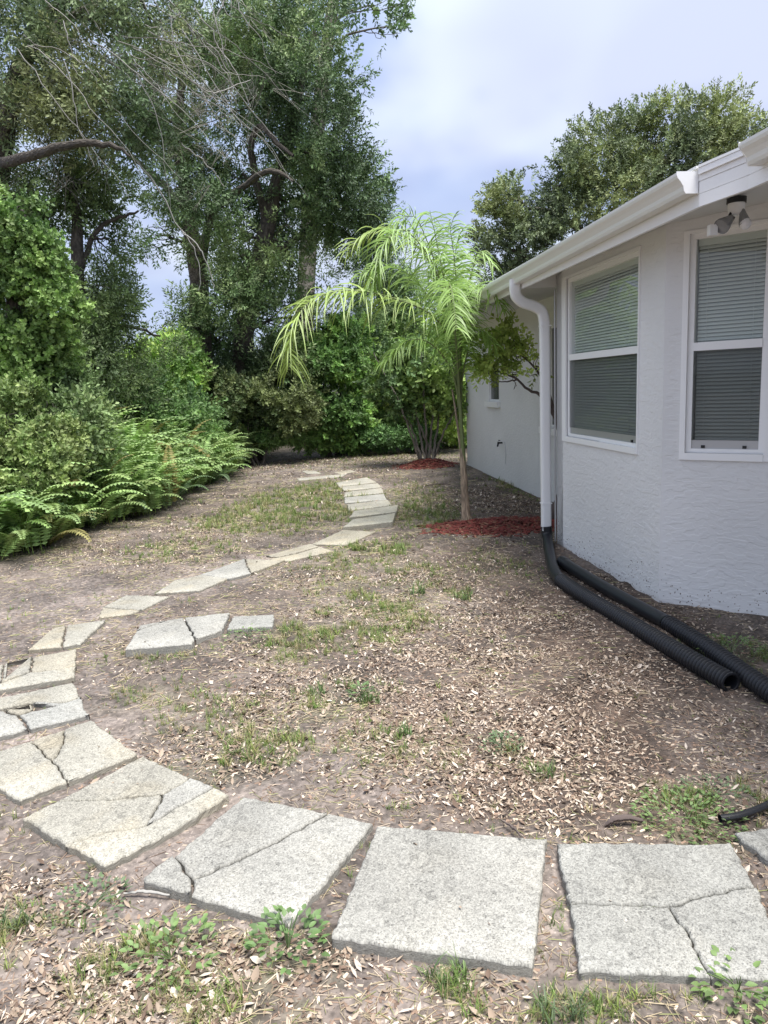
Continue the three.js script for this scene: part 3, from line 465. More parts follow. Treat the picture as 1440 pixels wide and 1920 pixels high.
function branchWeb(limbs, blobs, base, seed, per = 3, r0 = .035) {    // branches from the nearest limb point into every blob
  const R = rng(seed), g = new Geo(); const nodes = limbs.flatMap(l => l.map(([p, r]) => [p.clone().add(base), r]));
  for (const [px, py, dep, rw, rh, rd] of blobs) {
    const c = at(px, py, dep), rx = rw * dep / FOCAL, ry = rh * dep / FOCAL; let bestN = nodes[0], bd = 1e9;
    for (const nd of nodes) { const d = nd[0].distanceTo(c) + Math.max(0, nd[0].y - c.y) * .6; if (d < bd) { bd = d; bestN = nd; } }
    const s = bestN[0], r = Math.min(bestN[1] * .7, r0 * (1 + bd * .12)), mid = s.clone().lerp(c, .5).add(V((R() - .5) * bd * .2, bd * .08, (R() - .5) * bd * .2));
    const main = limb([[s.clone().sub(base), r], [mid.sub(base), r * .7], [c.clone().sub(base), r * .38]], 9, .05, seed + dep); g.tube(main, 6);
    for (let k = 0; k < per; k++) { const f = main[3 + Math.floor(R() * 6)], e = c.clone().add(V((R() - .5) * 1.7 * rx, (R() - .5) * 1.6 * ry, (R() - .5) * 1.6 * rd)).sub(base); g.tube(limb([[f[0].clone(), f[1] * .55], [f[0].clone().lerp(e, .55).add(V((R() - .5) * .3, (R() - .5) * .3, (R() - .5) * .3)), f[1] * .36], [e, .005]], 7, .05, k + seed), 5); }
  }
  return g.build();
}
const G1 = [[.038, .062, .024], [.055, .088, .034], [.076, .115, .044], [.115, .15, .062]];
const G2 = [[.056, .088, .036], [.082, .125, .048], [.12, .165, .065]];
const GY = [[.05, .09, .025], [.08, .135, .035], [.12, .18, .045], [.165, .22, .06]];
const GV = [[.07, .12, .035], [.13, .2, .06], [.2, .28, .09]];
function plant(name, label, category, o) {
  const base = o.base, t = thing(name, label, category, base, o.group); const L = (o.limbs || []).map((l, k) => limb(l.map(([p, r]) => [p.clone().sub(base), r]), 18, o.wob ?? .03, 7 + k));
  if (L.length) { const tg = new Geo(); L.slice(0, o.trunks || 1).forEach(l => tg.tube(l, 12)); part('trunk', tg.build(), o.bark || M.bark, t); L.slice(o.trunks || 1).forEach(l => part('limb', new Geo().tube(l, 8).build(), o.limbMat || o.bark || M.bark, t)); part('branches', branchWeb(L, o.blobs, base, o.seed, o.per ?? 3, o.r0), o.bark || M.bark, t).userData.kind = 'stuff'; }
  const lv = foliage(o.blobs, base, o.seed, o.cols, o); copies(o.crown || 'crown', o.sprig, M.leaf, lv, t);
  return t;
}
const W = (px, py, d, r) => [at(px, py, d), r];
const foot = (px, py, d) => { const p = at(px, py, d); p.y = 0; return p; };

// ---------------------------------------------------------------- trees
plant('oak_tree', 'big dark live oak with two leaning trunks at the back left of the yard', 'tree', {
  base: foot(400, 800, 17), seed: 11, sprig: SPRIG.oak, cols: G1, gap: .5, dens: .54, freq: 1.9, trunks: 2, per: 4,
  limbs: [[[foot(385, 800, 17), .30], W(375, 640, 17, .24), W(372, 520, 17, .20), W(352, 400, 17.2, .15), W(335, 250, 17.5, .10), W(345, 100, 17.8, .06)], [[foot(470, 800, 17.6), .30], W(455, 640, 17.6, .24), W(490, 480, 17.4, .2), W(520, 340, 17.2, .15), W(560, 180, 17, .08), W(590, 60, 17, .05)],
    [W(372, 520, 17, .12), W(400, 400, 16.6, .08), W(455, 352, 16, .066), W(490, 324, 15.6, .058), W(520, 322, 15.4, .05), W(550, 340, 15.3, .02)], [W(500, 420, 17.3, .1), W(470, 270, 16.6, .07), W(490, 235, 16.2, .06), W(520, 270, 16, .05), W(550, 292, 15.8, .03)], [W(480, 500, 17.4, .1), W(580, 430, 17.6, .07), W(660, 360, 17.8, .04)], [W(352, 400, 17.2, .09), W(290, 330, 17.4, .06), W(240, 290, 17.6, .03)]],
  blobs: [[395, 395, 15.8, 55, 40, .6, 330], [450, 480, 16, 45, 36, .5, 180], [520, 450, 16, 40, 36, .5, 160], [345, 600, 16, 34, 46, .5, 240], [330, 350, 16, 50, 40, .6, 240], [440, 560, 16, 60, 60, .6, 420], [370, 480, 16.2, 24, 30, .4, 90], [400, 60, 17, 110, 90, 1.6, 1300], [520, 60, 17, 120, 90, 1.6, 1500], [560, 180, 17, 110, 100, 1.5, 1500], [450, 190, 17.5, 110, 90, 1.6, 1100], [340, 160, 18, 110, 110, 1.5, 900], [590, 290, 17, 100, 80, 1.4, 1300], [640, 380, 17.4, 95, 80, 1.4, 1400], [690, 440, 18, 60, 60, 1.2, 600], [540, 380, 17.8, 90, 80, 1.2, 1000], [450, 330, 18, 90, 80, 1.2, 800], [340, 330, 18, 90, 70, 1.2, 700], [300, 240, 17.6, 90, 80, 1.3, 700], [430, 450, 17.8, 90, 80, 1.1, 800], [335, 430, 17.4, 34, 50, .8, 200], [550, 500, 18, 110, 90, 1.3, 1300], [480, 590, 17.4, 110, 80, 1.2, 1200], [415, 640, 17, 60, 90, 1.1, 700], [480, 700, 17, 110, 80, 1.2, 1100], [600, 600, 18.4, 60, 70, 1.2, 350], [290, 440, 16.8, 30, 30, .7, 110]],
});
plant('oak_tree', 'tall background tree whose pale upper trunk shows against the sky at the top', 'tree', {
  base: foot(560, 800, 24), seed: 21, sprig: SPRIG.oakFar, cols: G2, gap: .5, dens: .32, freq: 1.7, per: 3, bark: M.paleBark,
  limbs: [[[foot(560, 800, 24), .34], W(575, 500, 24, .28), W(590, 300, 24, .24), W(608, 120, 24, .2), W(622, 30, 24, .18), W(640, -120, 24, .14)]],
  blobs: [[600, 140, 24, 80, 90, 1.6, 500], [560, 40, 24, 90, 70, 1.8, 500], [700, 10, 23, 70, 45, 1.4, 260], [730, 50, 23, 28, 36, .8, 70], [650, -80, 24, 140, 70, 2, 400], [640, 260, 24.5, 50, 90, 1.4, 320], [600, 380, 24.5, 110, 100, 1.6, 500], [690, 340, 24, 40, 40, 1, 130], [480, 120, 24.5, 120, 120, 2, 500]],
});
plant('oak_tree', 'near tree at the upper left with a long horizontal limb and bare grey twigs', 'tree', {
  base: foot(-60, 900, 12.5), seed: 31, sprig: SPRIG.oak, cols: [[.05, .078, .032], [.075, .1, .045], [.09, .12, .055], [.12, .135, .06]], gap: .5, dens: .5, freq: 2.0, per: 4, size: .9, r0: .022,
  limbs: [[[foot(-70, 900, 12.5), .26], W(-30, 600, 12.5, 0.221), W(0, 300, 12.5, 0.169), W(20, 180, 12.4, 0.143), W(55, 90, 12.3, 0.117), W(90, 30, 12.2, 0.091), W(150, -20, 12.2, 0.065)],
    [W(-10, 310, 12.3, .09), W(40, 296, 11.2, .075), W(90, 282, 10.7, .065), W(130, 272, 10.5, .055), W(180, 270, 10.4, .045), W(220, 276, 10.4, .03), W(244, 294, 10.4, .012)], [W(60, 85, 12.3, 0.078), W(120, 40, 12, 0.065), W(180, 5, 11.8, 0.0455), W(260, -40, 11.6, 0.026)], [W(20, 180, 12.4, 0.078), W(90, 150, 12, 0.052), W(170, 150, 11.8, 0.0325), W(230, 190, 11.6, 0.013)], [W(10, 250, 12.4, 0.065), W(40, 200, 12.1, 0.052), W(110, 190, 11.9, 0.026)]],
  blobs: [[60, 60, 12.4, 110, 90, 1.17, 900], [180, 60, 12, 120, 80, 1.17, 900], [290, 60, 12, 90, 90, 1.17, 520], [130, 170, 12, 120, 80, 1.04, 900], [240, 200, 11.8, 80, 70, 0.91, 500], [60, 250, 12.4, 90, 60, 0.91, 420], [180, 240, 11.8, 90, 50, 0.78, 430], [250, 250, 11.6, 30, 50, 0.52, 200], [30, 130, 13, 90, 110, 1.17, 520]],
});
{ // bare hanging twigs of that tree
  const t = scene.children.filter(o => o.name.startsWith('oak_tree')).at(-1), R = rng(314), l = [], g = new Geo();
  const spots = [[130, 120, 12.2, 190, 170, 70], [260, 90, 12.2, 190, 150, 60], [370, 80, 12.8, 130, 150, 50], [430, 170, 13.4, 120, 110, 40], [120, 250, 12.2, 150, 90, 40], [90, 330, 12, 90, 40, 14], [330, 250, 13, 130, 110, 34]];
  for (const [px, py, d, rw, rh, n] of spots) for (let k = 0; k < n * .6; k++) { const p = at(px + (R() + R() - 1) * rw, py + (R() + R() - 1) * rh, d + (R() - .5) * 1.2); const c = .6 + R() * .7; l.push([place(p.sub(t.position), V((R() - .5) * 3.2, 1, (R() - .5) * 3.2), R() * 6.3, .5 + R() * .7), RGB(.26 * c, .245 * c, .205 * c)]); }
  copies('dead_twigs', twigSpray, M.dry, l, t);
  const long = [[[250, 290, 11.7], [300, 360, 11.8], [330, 420, 11.9], [360, 460, 12], [375, 500, 12], [372, 545, 12]], [[330, 30, 12], [400, 100, 12.3], [450, 180, 12.6], [520, 260, 12.9]], [[280, 10, 11.8], [370, 60, 12], [420, 120, 12.3], [440, 190, 12.5]], [[300, -20, 11.9], [350, 40, 12], [365, 110, 12.2], [380, 160, 12.4]], [[340, 430, 11.9], [375, 470, 12], [395, 510, 12.1], [400, 540, 12.1]], [[340, 270, 12.2], [390, 310, 12.4], [420, 350, 12.6]], [[100, 60, 12], [190, 110, 11.8], [300, 160, 11.8], [430, 190, 12.4]], [[60, 160, 12], [180, 140, 11.8], [260, 180, 11.8], [280, 240, 11.8]], [[260, -10, 11.8], [300, 70, 11.8], [310, 150, 11.8]], [[420, 0, 12.4], [400, 70, 12.4], [440, 130, 12.6], [470, 200, 12.8]], [[230, 120, 11.7], [320, 130, 11.8], [400, 170, 12], [470, 150, 12.4]]];
  long.forEach((a, k) => g.tube(limb(a.map((q, i) => [at(...q).sub(t.position), .013 * (1 - i / a.length * .75)]), 16, .05, k), 5));
  for (let k = 0; k < 46; k++) {            // long thin dead shoots sweeping down to the right
    let x = 20 + R() * 430, y = -30 + R() * 170, d = 10.4 + R() * 1.4, dx = 14 + R() * 26, dy = 4 + R() * 34; const a = [], n = 5 + Math.floor(R() * 5);
    for (let q = 0; q < n; q++) { a.push([at(x, y, d).sub(t.position), .0075 * (1 - q / n * .8)]); x += dx + (R() - .5) * 26; y += dy + (R() - .5) * 26; d += (R() - .5) * .2; }
    g.tube(limb(a, 14, .03, 50 + k), 4);
  }
  part('bare_branches', g.build(), M.twig, t).userData.kind = 'stuff';
}
plant('oak_tree', 'broad live oak standing behind the house roof', 'tree', {
  base: foot(1200, 800, 26), seed: 41, sprig: SPRIG.oakFar, cols: [[.05, .068, .034], [.072, .094, .044], [.10, .125, .055], [.15, .172, .07]], gap: .46, dens: .7, tone: 2.1, per: 5, size: .8, freq: 1.2,
  limbs: [[[foot(1200, 800, 26), .4], W(1195, 650, 26, .36), W(1180, 520, 26, .3), W(1200, 400, 26, .22), W(1250, 300, 26, .14)], [W(1180, 520, 26, .2), W(1110, 450, 26, .14), W(1040, 400, 26, .09), W(990, 390, 26, .05)], [W(1190, 470, 26, .2), W(1240, 400, 25.6, .14), W(1320, 320, 25.4, .08)], [W(1180, 520, 26, .16), W(1040, 500, 25.6, .1), W(960, 470, 25.4, .05)]],
  blobs: [[960, 372, 26, 46, 40, 1.2, 420], [930, 440, 26, 44, 60, 1.2, 480], [990, 460, 26, 70, 60, 1.3, 700], [1060, 330, 26, 55, 60, 1.2, 560], [1070, 420, 26, 80, 70, 1.4, 800], [1120, 290, 26, 70, 62, 1.3, 680], [1160, 370, 25.6, 80, 75, 1.4, 800], [1200, 255, 26, 60, 50, 1.2, 560], [1270, 235, 26, 70, 46, 1.3, 620], [1250, 310, 25.6, 90, 70, 1.4, 800], [1345, 215, 26, 45, 38, 1.1, 380], [1340, 280, 25.6, 70, 55, 1.2, 600], [1400, 270, 26, 60, 42, 1.2, 420], [1450, 260, 26, 40, 30, 1, 200], [1120, 470, 26, 120, 70, 1.4, 700], [950, 520, 26, 60, 50, 1.2, 350]],
});
plant('vine_covered_tree', 'tree smothered in bright green vine at the left edge', 'tree', {
  base: foot(20, 950, 9.6), seed: 51, sprig: SPRIG.vine, cols: GV, gap: .44, dens: 2.0, tone: 1.9, crown: 'vine_leaves', per: 3, freq: 2.6,
  limbs: [[[foot(10, 950, 9.6), .14], W(25, 700, 9.6, .12), W(30, 500, 9.6, .09), W(40, 400, 9.6, .05)]],
  blobs: [[40, 400, 9.5, 45, 36, .45, 300], [15, 460, 9.4, 65, 66, .5, 520], [80, 490, 9.4, 36, 56, .4, 260], [110, 570, 9.5, 28, 56, .4, 190], [15, 570, 9.5, 56, 56, .5, 260], [30, 640, 9.5, 60, 50, .5, 240], [95, 660, 9.7, 45, 46, .5, 190], [20, 710, 9.4, 55, 40, .45, 180]],
});
plant('understory_tree', 'dark leafy understory tree with a shaded trunk left of the sky gap', 'tree', {
  base: foot(150, 850, 12.5), seed: 61, sprig: SPRIG.oak, cols: [[.04, .062, .024], [.06, .088, .032], [.09, .122, .046]], gap: .47, dens: .75, freq: 1.7, per: 4, size: .85,
  limbs: [[[foot(150, 850, 12.5), .14], W(148, 650, 12.5, .12), W(145, 480, 12.5, .1), W(140, 380, 12.5, .07), W(120, 300, 12.5, .04)], [W(146, 520, 12.5, .05), W(185, 430, 12.5, .04), W(260, 395, 12.5, .015)]],
  blobs: [[130, 370, 12.5, 90, 60, .9, 700], [60, 400, 12.8, 70, 60, .9, 400], [190, 360, 13, 60, 60, .8, 280], [200, 450, 12.5, 50, 60, .8, 170], [195, 560, 12.3, 46, 58, .8, 520], [140, 600, 12.2, 70, 80, .9, 800], [60, 640, 12, 80, 90, .9, 900], [205, 650, 12.4, 45, 55, .8, 420], [150, 700, 11.8, 90, 80, .9, 900], [250, 720, 13, 60, 60, .9, 480], [300, 630, 14, 40, 40, .5, 60]],
});
// shrubs on the left and along the back: each its own
const SH = [
  ['dense dark shrub in the lower left corner of the thicket', 8.6, [[10, 780, 8.6, 50, 60, .5, 520], [60, 830, 8.5, 40, 50, .45, 420], [100, 880, 8.4, 32, 60, .4, 420], [10, 900, 8.3, 45, 60, .45, 480], [95, 770, 8.8, 40, 45, .45, 330], [55, 930, 8.2, 30, 35, .3, 220], [120, 820, 8.8, 26, 40, .35, 230]], [[.042, .064, .02], [.065, .095, .03], [.09, .125, .042], [.13, .16, .06]], 'shrub', .6],
  ['pale flecked small-leaved shrub behind the dark corner shrub', 10, [[60, 730, 10, 90, 50, .7, 800], [140, 765, 10, 45, 50, .6, 420], [20, 690, 10.2, 70, 50, .7, 400], [155, 820, 9.4, 40, 70, .5, 450]], [[.06, .088, .034], [.09, .125, .05], [.14, .175, .075]], 'small', 1.25],
  ['leafy thicket filling the space behind the fern bed', 12.4, [[200, 780, 12.4, 60, 45, .7, 520], [270, 790, 13, 55, 36, .7, 420], [340, 780, 14, 60, 36, .8, 420], [160, 800, 12, 40, 40, .5, 320], [240, 740, 13.4, 50, 40, .7, 340]], [[.045, .08, .028], [.07, .115, .04], [.10, .155, .055]], 'small', 1.5],
  ['olive green shrub between the ferns and the big oak', 14.5, [[270, 740, 14.5, 80, 60, .9, 700], [320, 690, 15.5, 60, 60, .9, 600], [220, 770, 13.5, 60, 50, .8, 450]], [[.06, .10, .03], [.09, .14, .04], [.14, .18, .05]], 'shrub', 1.1],
  ['yellow green shrub under the sky gap left of the oak trunks', 15.6, [[285, 690, 15.6, 45, 34, .8, 320], [330, 715, 15.6, 40, 50, .8, 320], [340, 665, 15.8, 25, 25, .6, 110]], GY, 'yellow', 1.1],
  ['dark shrub at the foot of the two oak trunks', 16.2, [[400, 740, 16.2, 60, 50, .8, 480], [470, 760, 16.2, 70, 50, .8, 520], [540, 760, 16.6, 60, 60, .8, 500], [530, 690, 17, 50, 60, .8, 420]], [[.034, .05, .022], [.05, .07, .028], [.075, .09, .035]], 'shrub', 1],
  ['bright yellow green bush right of the oak behind the drooping frond', 17.6, [[605, 700, 17.6, 55, 55, .8, 520], [655, 680, 17.8, 45, 45, .8, 380], [590, 765, 17.4, 50, 35, .7, 320], [640, 780, 17.6, 50, 34, .7, 300], [560, 730, 17.8, 30, 40, .6, 170], [650, 640, 18, 45, 36, .8, 240], [600, 812, 17.5, 60, 22, .5, 280], [660, 816, 17.6, 40, 20, .5, 200]], GY, 'yellow', 1.15],
  ['tall dark green bush in the middle of the back border', 19.5, [[690, 660, 19.5, 42, 60, .9, 500], [690, 740, 19.3, 50, 60, .9, 600], [650, 770, 19, 60, 50, .9, 520], [700, 800, 19, 60, 30, .8, 380], [740, 600, 20.5, 50, 50, 1, 350]], [[.045, .075, .03], [.065, .10, .038], [.10, .14, .05]], 'shrub', 1.15],
  ['low deep green shrub row edge at the back of the lawn', 18.2, [[560, 812, 17.2, 50, 20, .5, 380], [720, 820, 17.6, 50, 18, .5, 330], [500, 815, 16.8, 40, 24, .6, 300], [790, 822, 17.8, 40, 16, .5, 240]], [[.04, .075, .025], [.06, .105, .035], [.085, .135, .045]], 'shrub', .9],
  ['light green bushes closing the back right by the house corner', 18, [[760, 720, 18.5, 55, 55, 1, 480], [840, 740, 17.6, 45, 65, .9, 520], [840, 660, 18, 45, 45, .9, 380], [800, 800, 19.6, 60, 28, .7, 380], [860, 810, 19, 30, 30, .6, 200], [770, 640, 22, 60, 50, 1, 300]], [[.06, .10, .035], [.10, .15, .045], [.16, .21, .06]], 'yellow', 1.05],
  ['dark bush hanging behind the upper palm fronds', 20, [[720, 500, 20, 50, 70, 1, 380], [760, 560, 20.5, 40, 50, 1, 220], [700, 570, 19, 36, 36, .8, 150]], G1, 'oak', 1.2],
];
SH.forEach(([label, d, blobs, cols, sp, size], k) => {
  const px = blobs.reduce((s, b) => s + b[0], 0) / blobs.length, b = foot(px, 900, d), R = rng(900 + k), limbs = [];
  for (let q = 0; q < 4; q++) { const c = at(blobs[q % blobs.length][0], blobs[q % blobs.length][1], blobs[q % blobs.length][2]); limbs.push([[V(b.x + (R() - .5) * .4, 0, b.z + (R() - .5) * .4), .03], [b.clone().lerp(c, .5).add(V((R() - .5) * .3, 0, (R() - .5) * .3)), .022], [c, .01]]); }
  plant('shrub', label, 'shrub', { base: b, seed: 100 + k * 7, sprig: SPRIG[sp], cols, blobs, gap: .46, dens: d > 13 ? 1.7 : 1, tone: d > 13 ? 3.0 : 2.6, crown: 'foliage', limbs, trunks: 4, per: 4, r0: .015, size: d > 13 ? size * .72 : size, freq: 1.9, bark: M.bark, group: 'shrubs of the border thicket' });
});
{ // far wood closing the horizon, one mass
  const R = rng(1234), l = [];
  for (let k = 0; k < 9000; k++) { const x = (R() - .5) * 110, z = -38 - R() * 9, top = 2.4 + fbm(x * .22, z * .1, 3, 3) * 3.0, y = Math.pow(R(), .8) * top; const c = .6 + R() * .8; l.push([place(V(x, y, z), V(R() - .5, .6, R() - .5), R() * 6.3, 1.6 + R()), RGB(.055 * c, .085 * c, .035 * c)]); }
  const m = copies(numbered('far_trees'), SPRIG.oakFar, M.leaf, l, scene); tag(m, 'distant low line of green trees behind the yard', 'trees');
}

// ---------------------------------------------------------------- ferns
function fernFrond(seed, L = .75, pairs = 30) {
  const R = rng(seed), g = new Geo(), bend = 1.3 + R() * .5, side = (R() - .5) * .5;
  const pts = [V(0, 0, 0)]; for (let k = 1; k <= 14; k++) { const t = k / 14, th = .12 + Math.pow(t, 1.7) * bend; pts.push(pts[k - 1].clone().add(V(side * t * L / 14, Math.cos(th) * L / 14, Math.sin(th) * L / 14))); } g.col = [.8, .8, .5]; g.tube(pts.map((p, k) => [p, .0035 * (1 - k / 16)]), 4);
  const c = new THREE.CatmullRomCurve3(pts);
  for (let k = 2; k < pairs; k++) { const t = k / pairs, p = c.getPointAt(t), tg = c.getTangentAt(t), w = .105 * Math.sin(Math.pow(t, .6) * Math.PI * .97) + .008; for (const s of [-1, 1]) { const d = V(s, 0, 0).addScaledVector(tg, .28).add(V(0, -.05 - R() * .15, 0)), up = V(0, 0, 0).crossVectors(tg, V(s, 0, 0)).multiplyScalar(s < 0 ? -1 : 1); leaf2Into(g, p, d, up, w * (.85 + R() * .3), .03, .8 + R() * .4); } }
  return g.build(true);
}
const FR = [fernFrond(1, .75, 24), fernFrond(2, .85, 26), fernFrond(3, .62, 22)];
{
  const R = rng(555), lists = [[], [], []];
  const edge = [[-60, 1075], [0, 1050], [90, 1020], [200, 985], [280, 962], [330, 942], [400, 905], [460, 868], [520, 838], [580, 830], [650, 826]].map(p => gp(...p)), acc = [0];
  for (let k = 1; k < edge.length; k++) acc.push(acc[k - 1] + edge[k].distanceTo(edge[k - 1]));
  for (let k = 0; k < 4800; k++) {
    const q = R() * acc.at(-1); let m = 1; while (acc[m] < q) m++; const a = edge[m - 1], b = edge[m], f = (q - acc[m - 1]) / (acc[m] - acc[m - 1]), tx = (b.x - a.x) / (acc[m] - acc[m - 1]), tz = (b.z - a.z) / (acc[m] - acc[m - 1]);
    const off = -.05 + Math.pow(R(), .8) * 1.7 + (noise3(q * 1.3, 2, 5) - .5) * .5, p = V(mix(a.x, b.x, f) + tz * off, .02, mix(a.z, b.z, f) - tx * off);
    const an = R() * 6.3, qq = new THREE.Quaternion().setFromAxisAngle(UP, an).multiply(new THREE.Quaternion().setFromAxisAngle(V(1, 0, 0), -.45 + R() * 1.0)), s = (.9 + R() * .6) * (1 + Math.min(Math.max(off, 0), 1.3) * .55), v = 1.0 + R() * 1.5, ye = R();
    lists[Math.floor(R() * 3)].push([new THREE.Matrix4().compose(p, qq, V(s, s, s)), ye > .96 ? RGB(.32, .28, .09) : RGB(.165 * v + ye * .07, .25 * v + ye * .05, .09 * v)]);
  }
  const bed = thing('fern_bed', 'mass of light green sword ferns along the left edge of the lawn', 'ferns', gp(300, 930)); bed.userData.kind = 'stuff';
  lists.forEach((l, k) => copies('fronds', FR[k], M.leaf, l.map(([m, c]) => [m.clone().premultiply(new THREE.Matrix4().makeTranslation(-bed.position.x, -bed.position.y, -bed.position.z)), c]), bed));
  // the front ferns that stand apart
  const fronts = [['fern with a yellowing frond at the front left of the bed', 90, 1022, 13, [.24, .25, .07]], ['fern arching low over the soil, beside the yellowing one', 165, 985, 14, [.13, .22, .06]], ['fern with outstretched fronds at the lawn edge, right of the dark hollow', 235, 968, 14, [.11, .2, .07]], ['small fern at the left frame edge', 15, 1035, 9, [.14, .24, .07]], ['fern standing where the bed meets the litter, farther up', 330, 935, 12, [.12, .21, .07]], ['fern at the inner corner of the bed by the lawn', 400, 905, 12, [.13, .22, .08]], ['upright bluish fern at the far tip of the bed', 455, 868, 12, [.09, .17, .08]]];
  fronts.forEach(([label, px, py, n, c], k) => { const p = gp(px, py); const t = thing('fern', label, 'fern', V(p.x, 0, p.z), 'ferns along the lawn edge'), RR = rng(600 + k); for (let q = 0; q < n; q++) { const m = part('frond', FR[q % 3], fernMat(c, q === 2 && k === 0), t); m.quaternion.setFromAxisAngle(UP, q / n * 6.283 + RR() * .5).multiply(new THREE.Quaternion().setFromAxisAngle(V(1, 0, 0), 0 + RR() * .75)); m.scale.setScalar(.8 + RR() * .45); m.position.set((RR() - .5) * .06, .0, (RR() - .5) * .06); } });
}
function fernMat(c, yellow) { const key = c.join() + yellow; fernMat.m ??= {}; return fernMat.m[key] ??= new THREE.MeshPhysicalMaterial({ color: yellow ? RGB(.36, .32, .1) : RGB(...c), vertexColors: true, roughness: .55, transmission: .35, thickness: 0, side: THREE.DoubleSide }); }

// ---------------------------------------------------------------- palm
{
  const base = V(.94, 0, -8.34), t = thing('palm_tree', 'young queen palm with slender tan trunk and arching fronds in red mulch', 'palm tree', base);
  const pt = (px, py, dz = 0) => at(px, py, 8.34 - dz).sub(base);
  part('trunk', new Geo().tube(limb([[V(0, -.05, 0), .078], [V(-.005, .06, 0), .06], [pt(872, 945), .046], [pt(870, 900), .04], [pt(868, 870), .034], [pt(866, 840), .024]], 20, .004, 3), 14).build(), M.palmTrunk, t);
  { const g = new Geo(), R = rng(8); for (let k = 0; k < 7; k++) { const a = k * .9; g.tube(limb([[V(Math.cos(a) * .05, .1, Math.sin(a) * .05), .014], [V(Math.cos(a) * .09, .03, Math.sin(a) * .09), .013], [V(Math.cos(a) * .13, -.03, Math.sin(a) * .13), .009]], 6), 6); } part('roots', g.build(), M.palmTrunk, t); }
  { const g = new Geo(); g.tube(limb([[pt(870, 880), .028], [pt(864, 780, .01), .022], [pt(858, 700, .0), .018]], 12), 8); part('leaf_sheath', g.build(), M.petiole, t); const g2 = new Geo(); g2.tube(limb([[pt(867, 865, -.02), .02], [pt(857, 790, -.04), .014], [pt(848, 730, -.05), .009]], 12), 8); part('old_petiole', g2.build(), M.palmTrunk, t); }
  const F = [
    [[862, 760, 0], [858, 690, .02], [820, 600, .15], [740, 560, .35], [640, 545, .6], [575, 570, .75], [545, 630, .8], [541, 690, .8], 1.25],
    [[860, 760, 0], [855, 690, 0], [835, 560, -.1], [790, 470, -.2], [730, 430, -.3], [680, 440, -.35], [650, 475, -.4], 1.05],
    [[860, 760, 0], [856, 680, .05], [830, 540, .2], [790, 460, .3], [750, 430, .4], [715, 470, .5], [700, 540, .5], 1.1],
    [[862, 760, 0], [858, 690, .05], [846, 600, .12], [832, 520, .15], [818, 450, .12], [806, 395, .05], .95],
    [[864, 760, 0], [864, 690, -.05], [868, 600, -.15], [878, 530, -.2], [892, 490, -.2], [905, 470, -.2], .8],
    [[864, 760, 0], [862, 680, .1], [868, 590, .25], [890, 540, .4], [915, 540, .55], [945, 580, .65], .8],
    [[860, 760, 0], [850, 680, -.1], [810, 570, -.35], [760, 510, -.6], [710, 500, -.7], [670, 520, -.75], .95],
    [[862, 760, 0], [855, 680, -.1], [840, 570, -.4], [800, 480, -.6], [770, 420, -.7], [750, 400, -.7], .95],
    [[863, 760, 0], [858, 680, .15], [850, 590, .4], [842, 530, .65], [850, 560, .95], [856, 620, 1.1], .8],
    [[863, 760, 0], [862, 690, -.15], [856, 590, -.4], [850, 510, -.6], [862, 440, -.75], [878, 420, -.8], .85],
    [[862, 760, 0], [845, 690, .05], [800, 640, .15], [760, 640, .2], [720, 680, .25], .8],
    [[864, 760, 0], [868, 700, .05], [885, 640, .15], [905, 620, .25], [930, 650, .3], .65],
    [[862, 760, 0], [857, 680, -.05], [836, 560, -.1], [800, 450, -.1], [775, 405, -.1], [745, 415, -.1], [725, 450, -.1], 1.0],
    [[863, 760, 0], [860, 680, 0], [858, 560, .05], [850, 470, .05], [845, 425, .05], [855, 400, .05], .9],
    [[863, 760, 0], [863, 690, 0], [872, 590, .05], [885, 510, .05], [900, 470, .1], [925, 500, .15], .7],
  ];
  F.forEach((f, k) => {
    const sc = f.at(-1), pts = f.slice(0, -1).map(q => pt(...q)), c = new THREE.CatmullRomCurve3(pts, false, 'centripetal'), R = rng(40 + k), rg = new Geo(), l = [];
    for (let q = 0; q <= 30; q++) l.push([c.getPointAt(q / 30), mix(.014, .0025, q / 30)]); rg.tube(l, 6);
    const m = part('frond', rg.build(), M.petiole, t), g = new Geo(), n = Math.round(62 * sc);
    for (let q = 0; q < n; q++) {
      const s = .3 + .7 * (q + R() * .6) / n, p = c.getPointAt(Math.min(1, s)), tg = c.getTangentAt(Math.min(1, s)), side0 = V(0, 0, 0).crossVectors(tg, UP); if (side0.lengthSq() < .02) side0.set(1, 0, .3); side0.normalize(); const nrm = V(0, 0, 0).crossVectors(side0, tg).normalize();
      for (const sd of [-1, 1]) {
        const rise = (R() - .3) * 1.7, Ln = sc * (.18 + .26 * Math.sin(clamp((s - .22) / .78) * Math.PI * .82 + .25)) * (.85 + R() * .3), wd = .006 + R() * .0035; let d = side0.clone().multiplyScalar(sd).addScaledVector(nrm, rise).addScaledVector(tg, .25 + R() * .7).normalize(), cur = p.clone(), prev = null; const sh = .75 + R() * .5, yel = k === 0 || k === 1 || k === 4 ? 1.25 : 1; g.col = [sh * yel, sh * (yel > 1 ? 1.08 : 1), sh];
        for (let w = 0; w <= 5; w++) { const tt = w / 5, wid = wd * (1 - Math.pow(tt, 1.8)) * (w === 0 ? .5 : 1), across = V(0, 0, 0).crossVectors(d, V(.2, .3, 1)).normalize(); const a = g.v(cur.x + across.x * wid, cur.y + across.y * wid, cur.z + across.z * wid), b = g.v(cur.x - across.x * wid, cur.y - across.y * wid, cur.z - across.z * wid); if (prev) g.quad(prev[0], a, b, prev[1]); prev = [a, b]; d.add(V((R() - .5) * .12, -.12 - R() * .3, (R() - .5) * .12)).normalize(); cur = cur.clone().addScaledVector(d, Ln / 5); }
      }
    }
    part('leaflets', g.build(true), M.frond, m);
  });
}
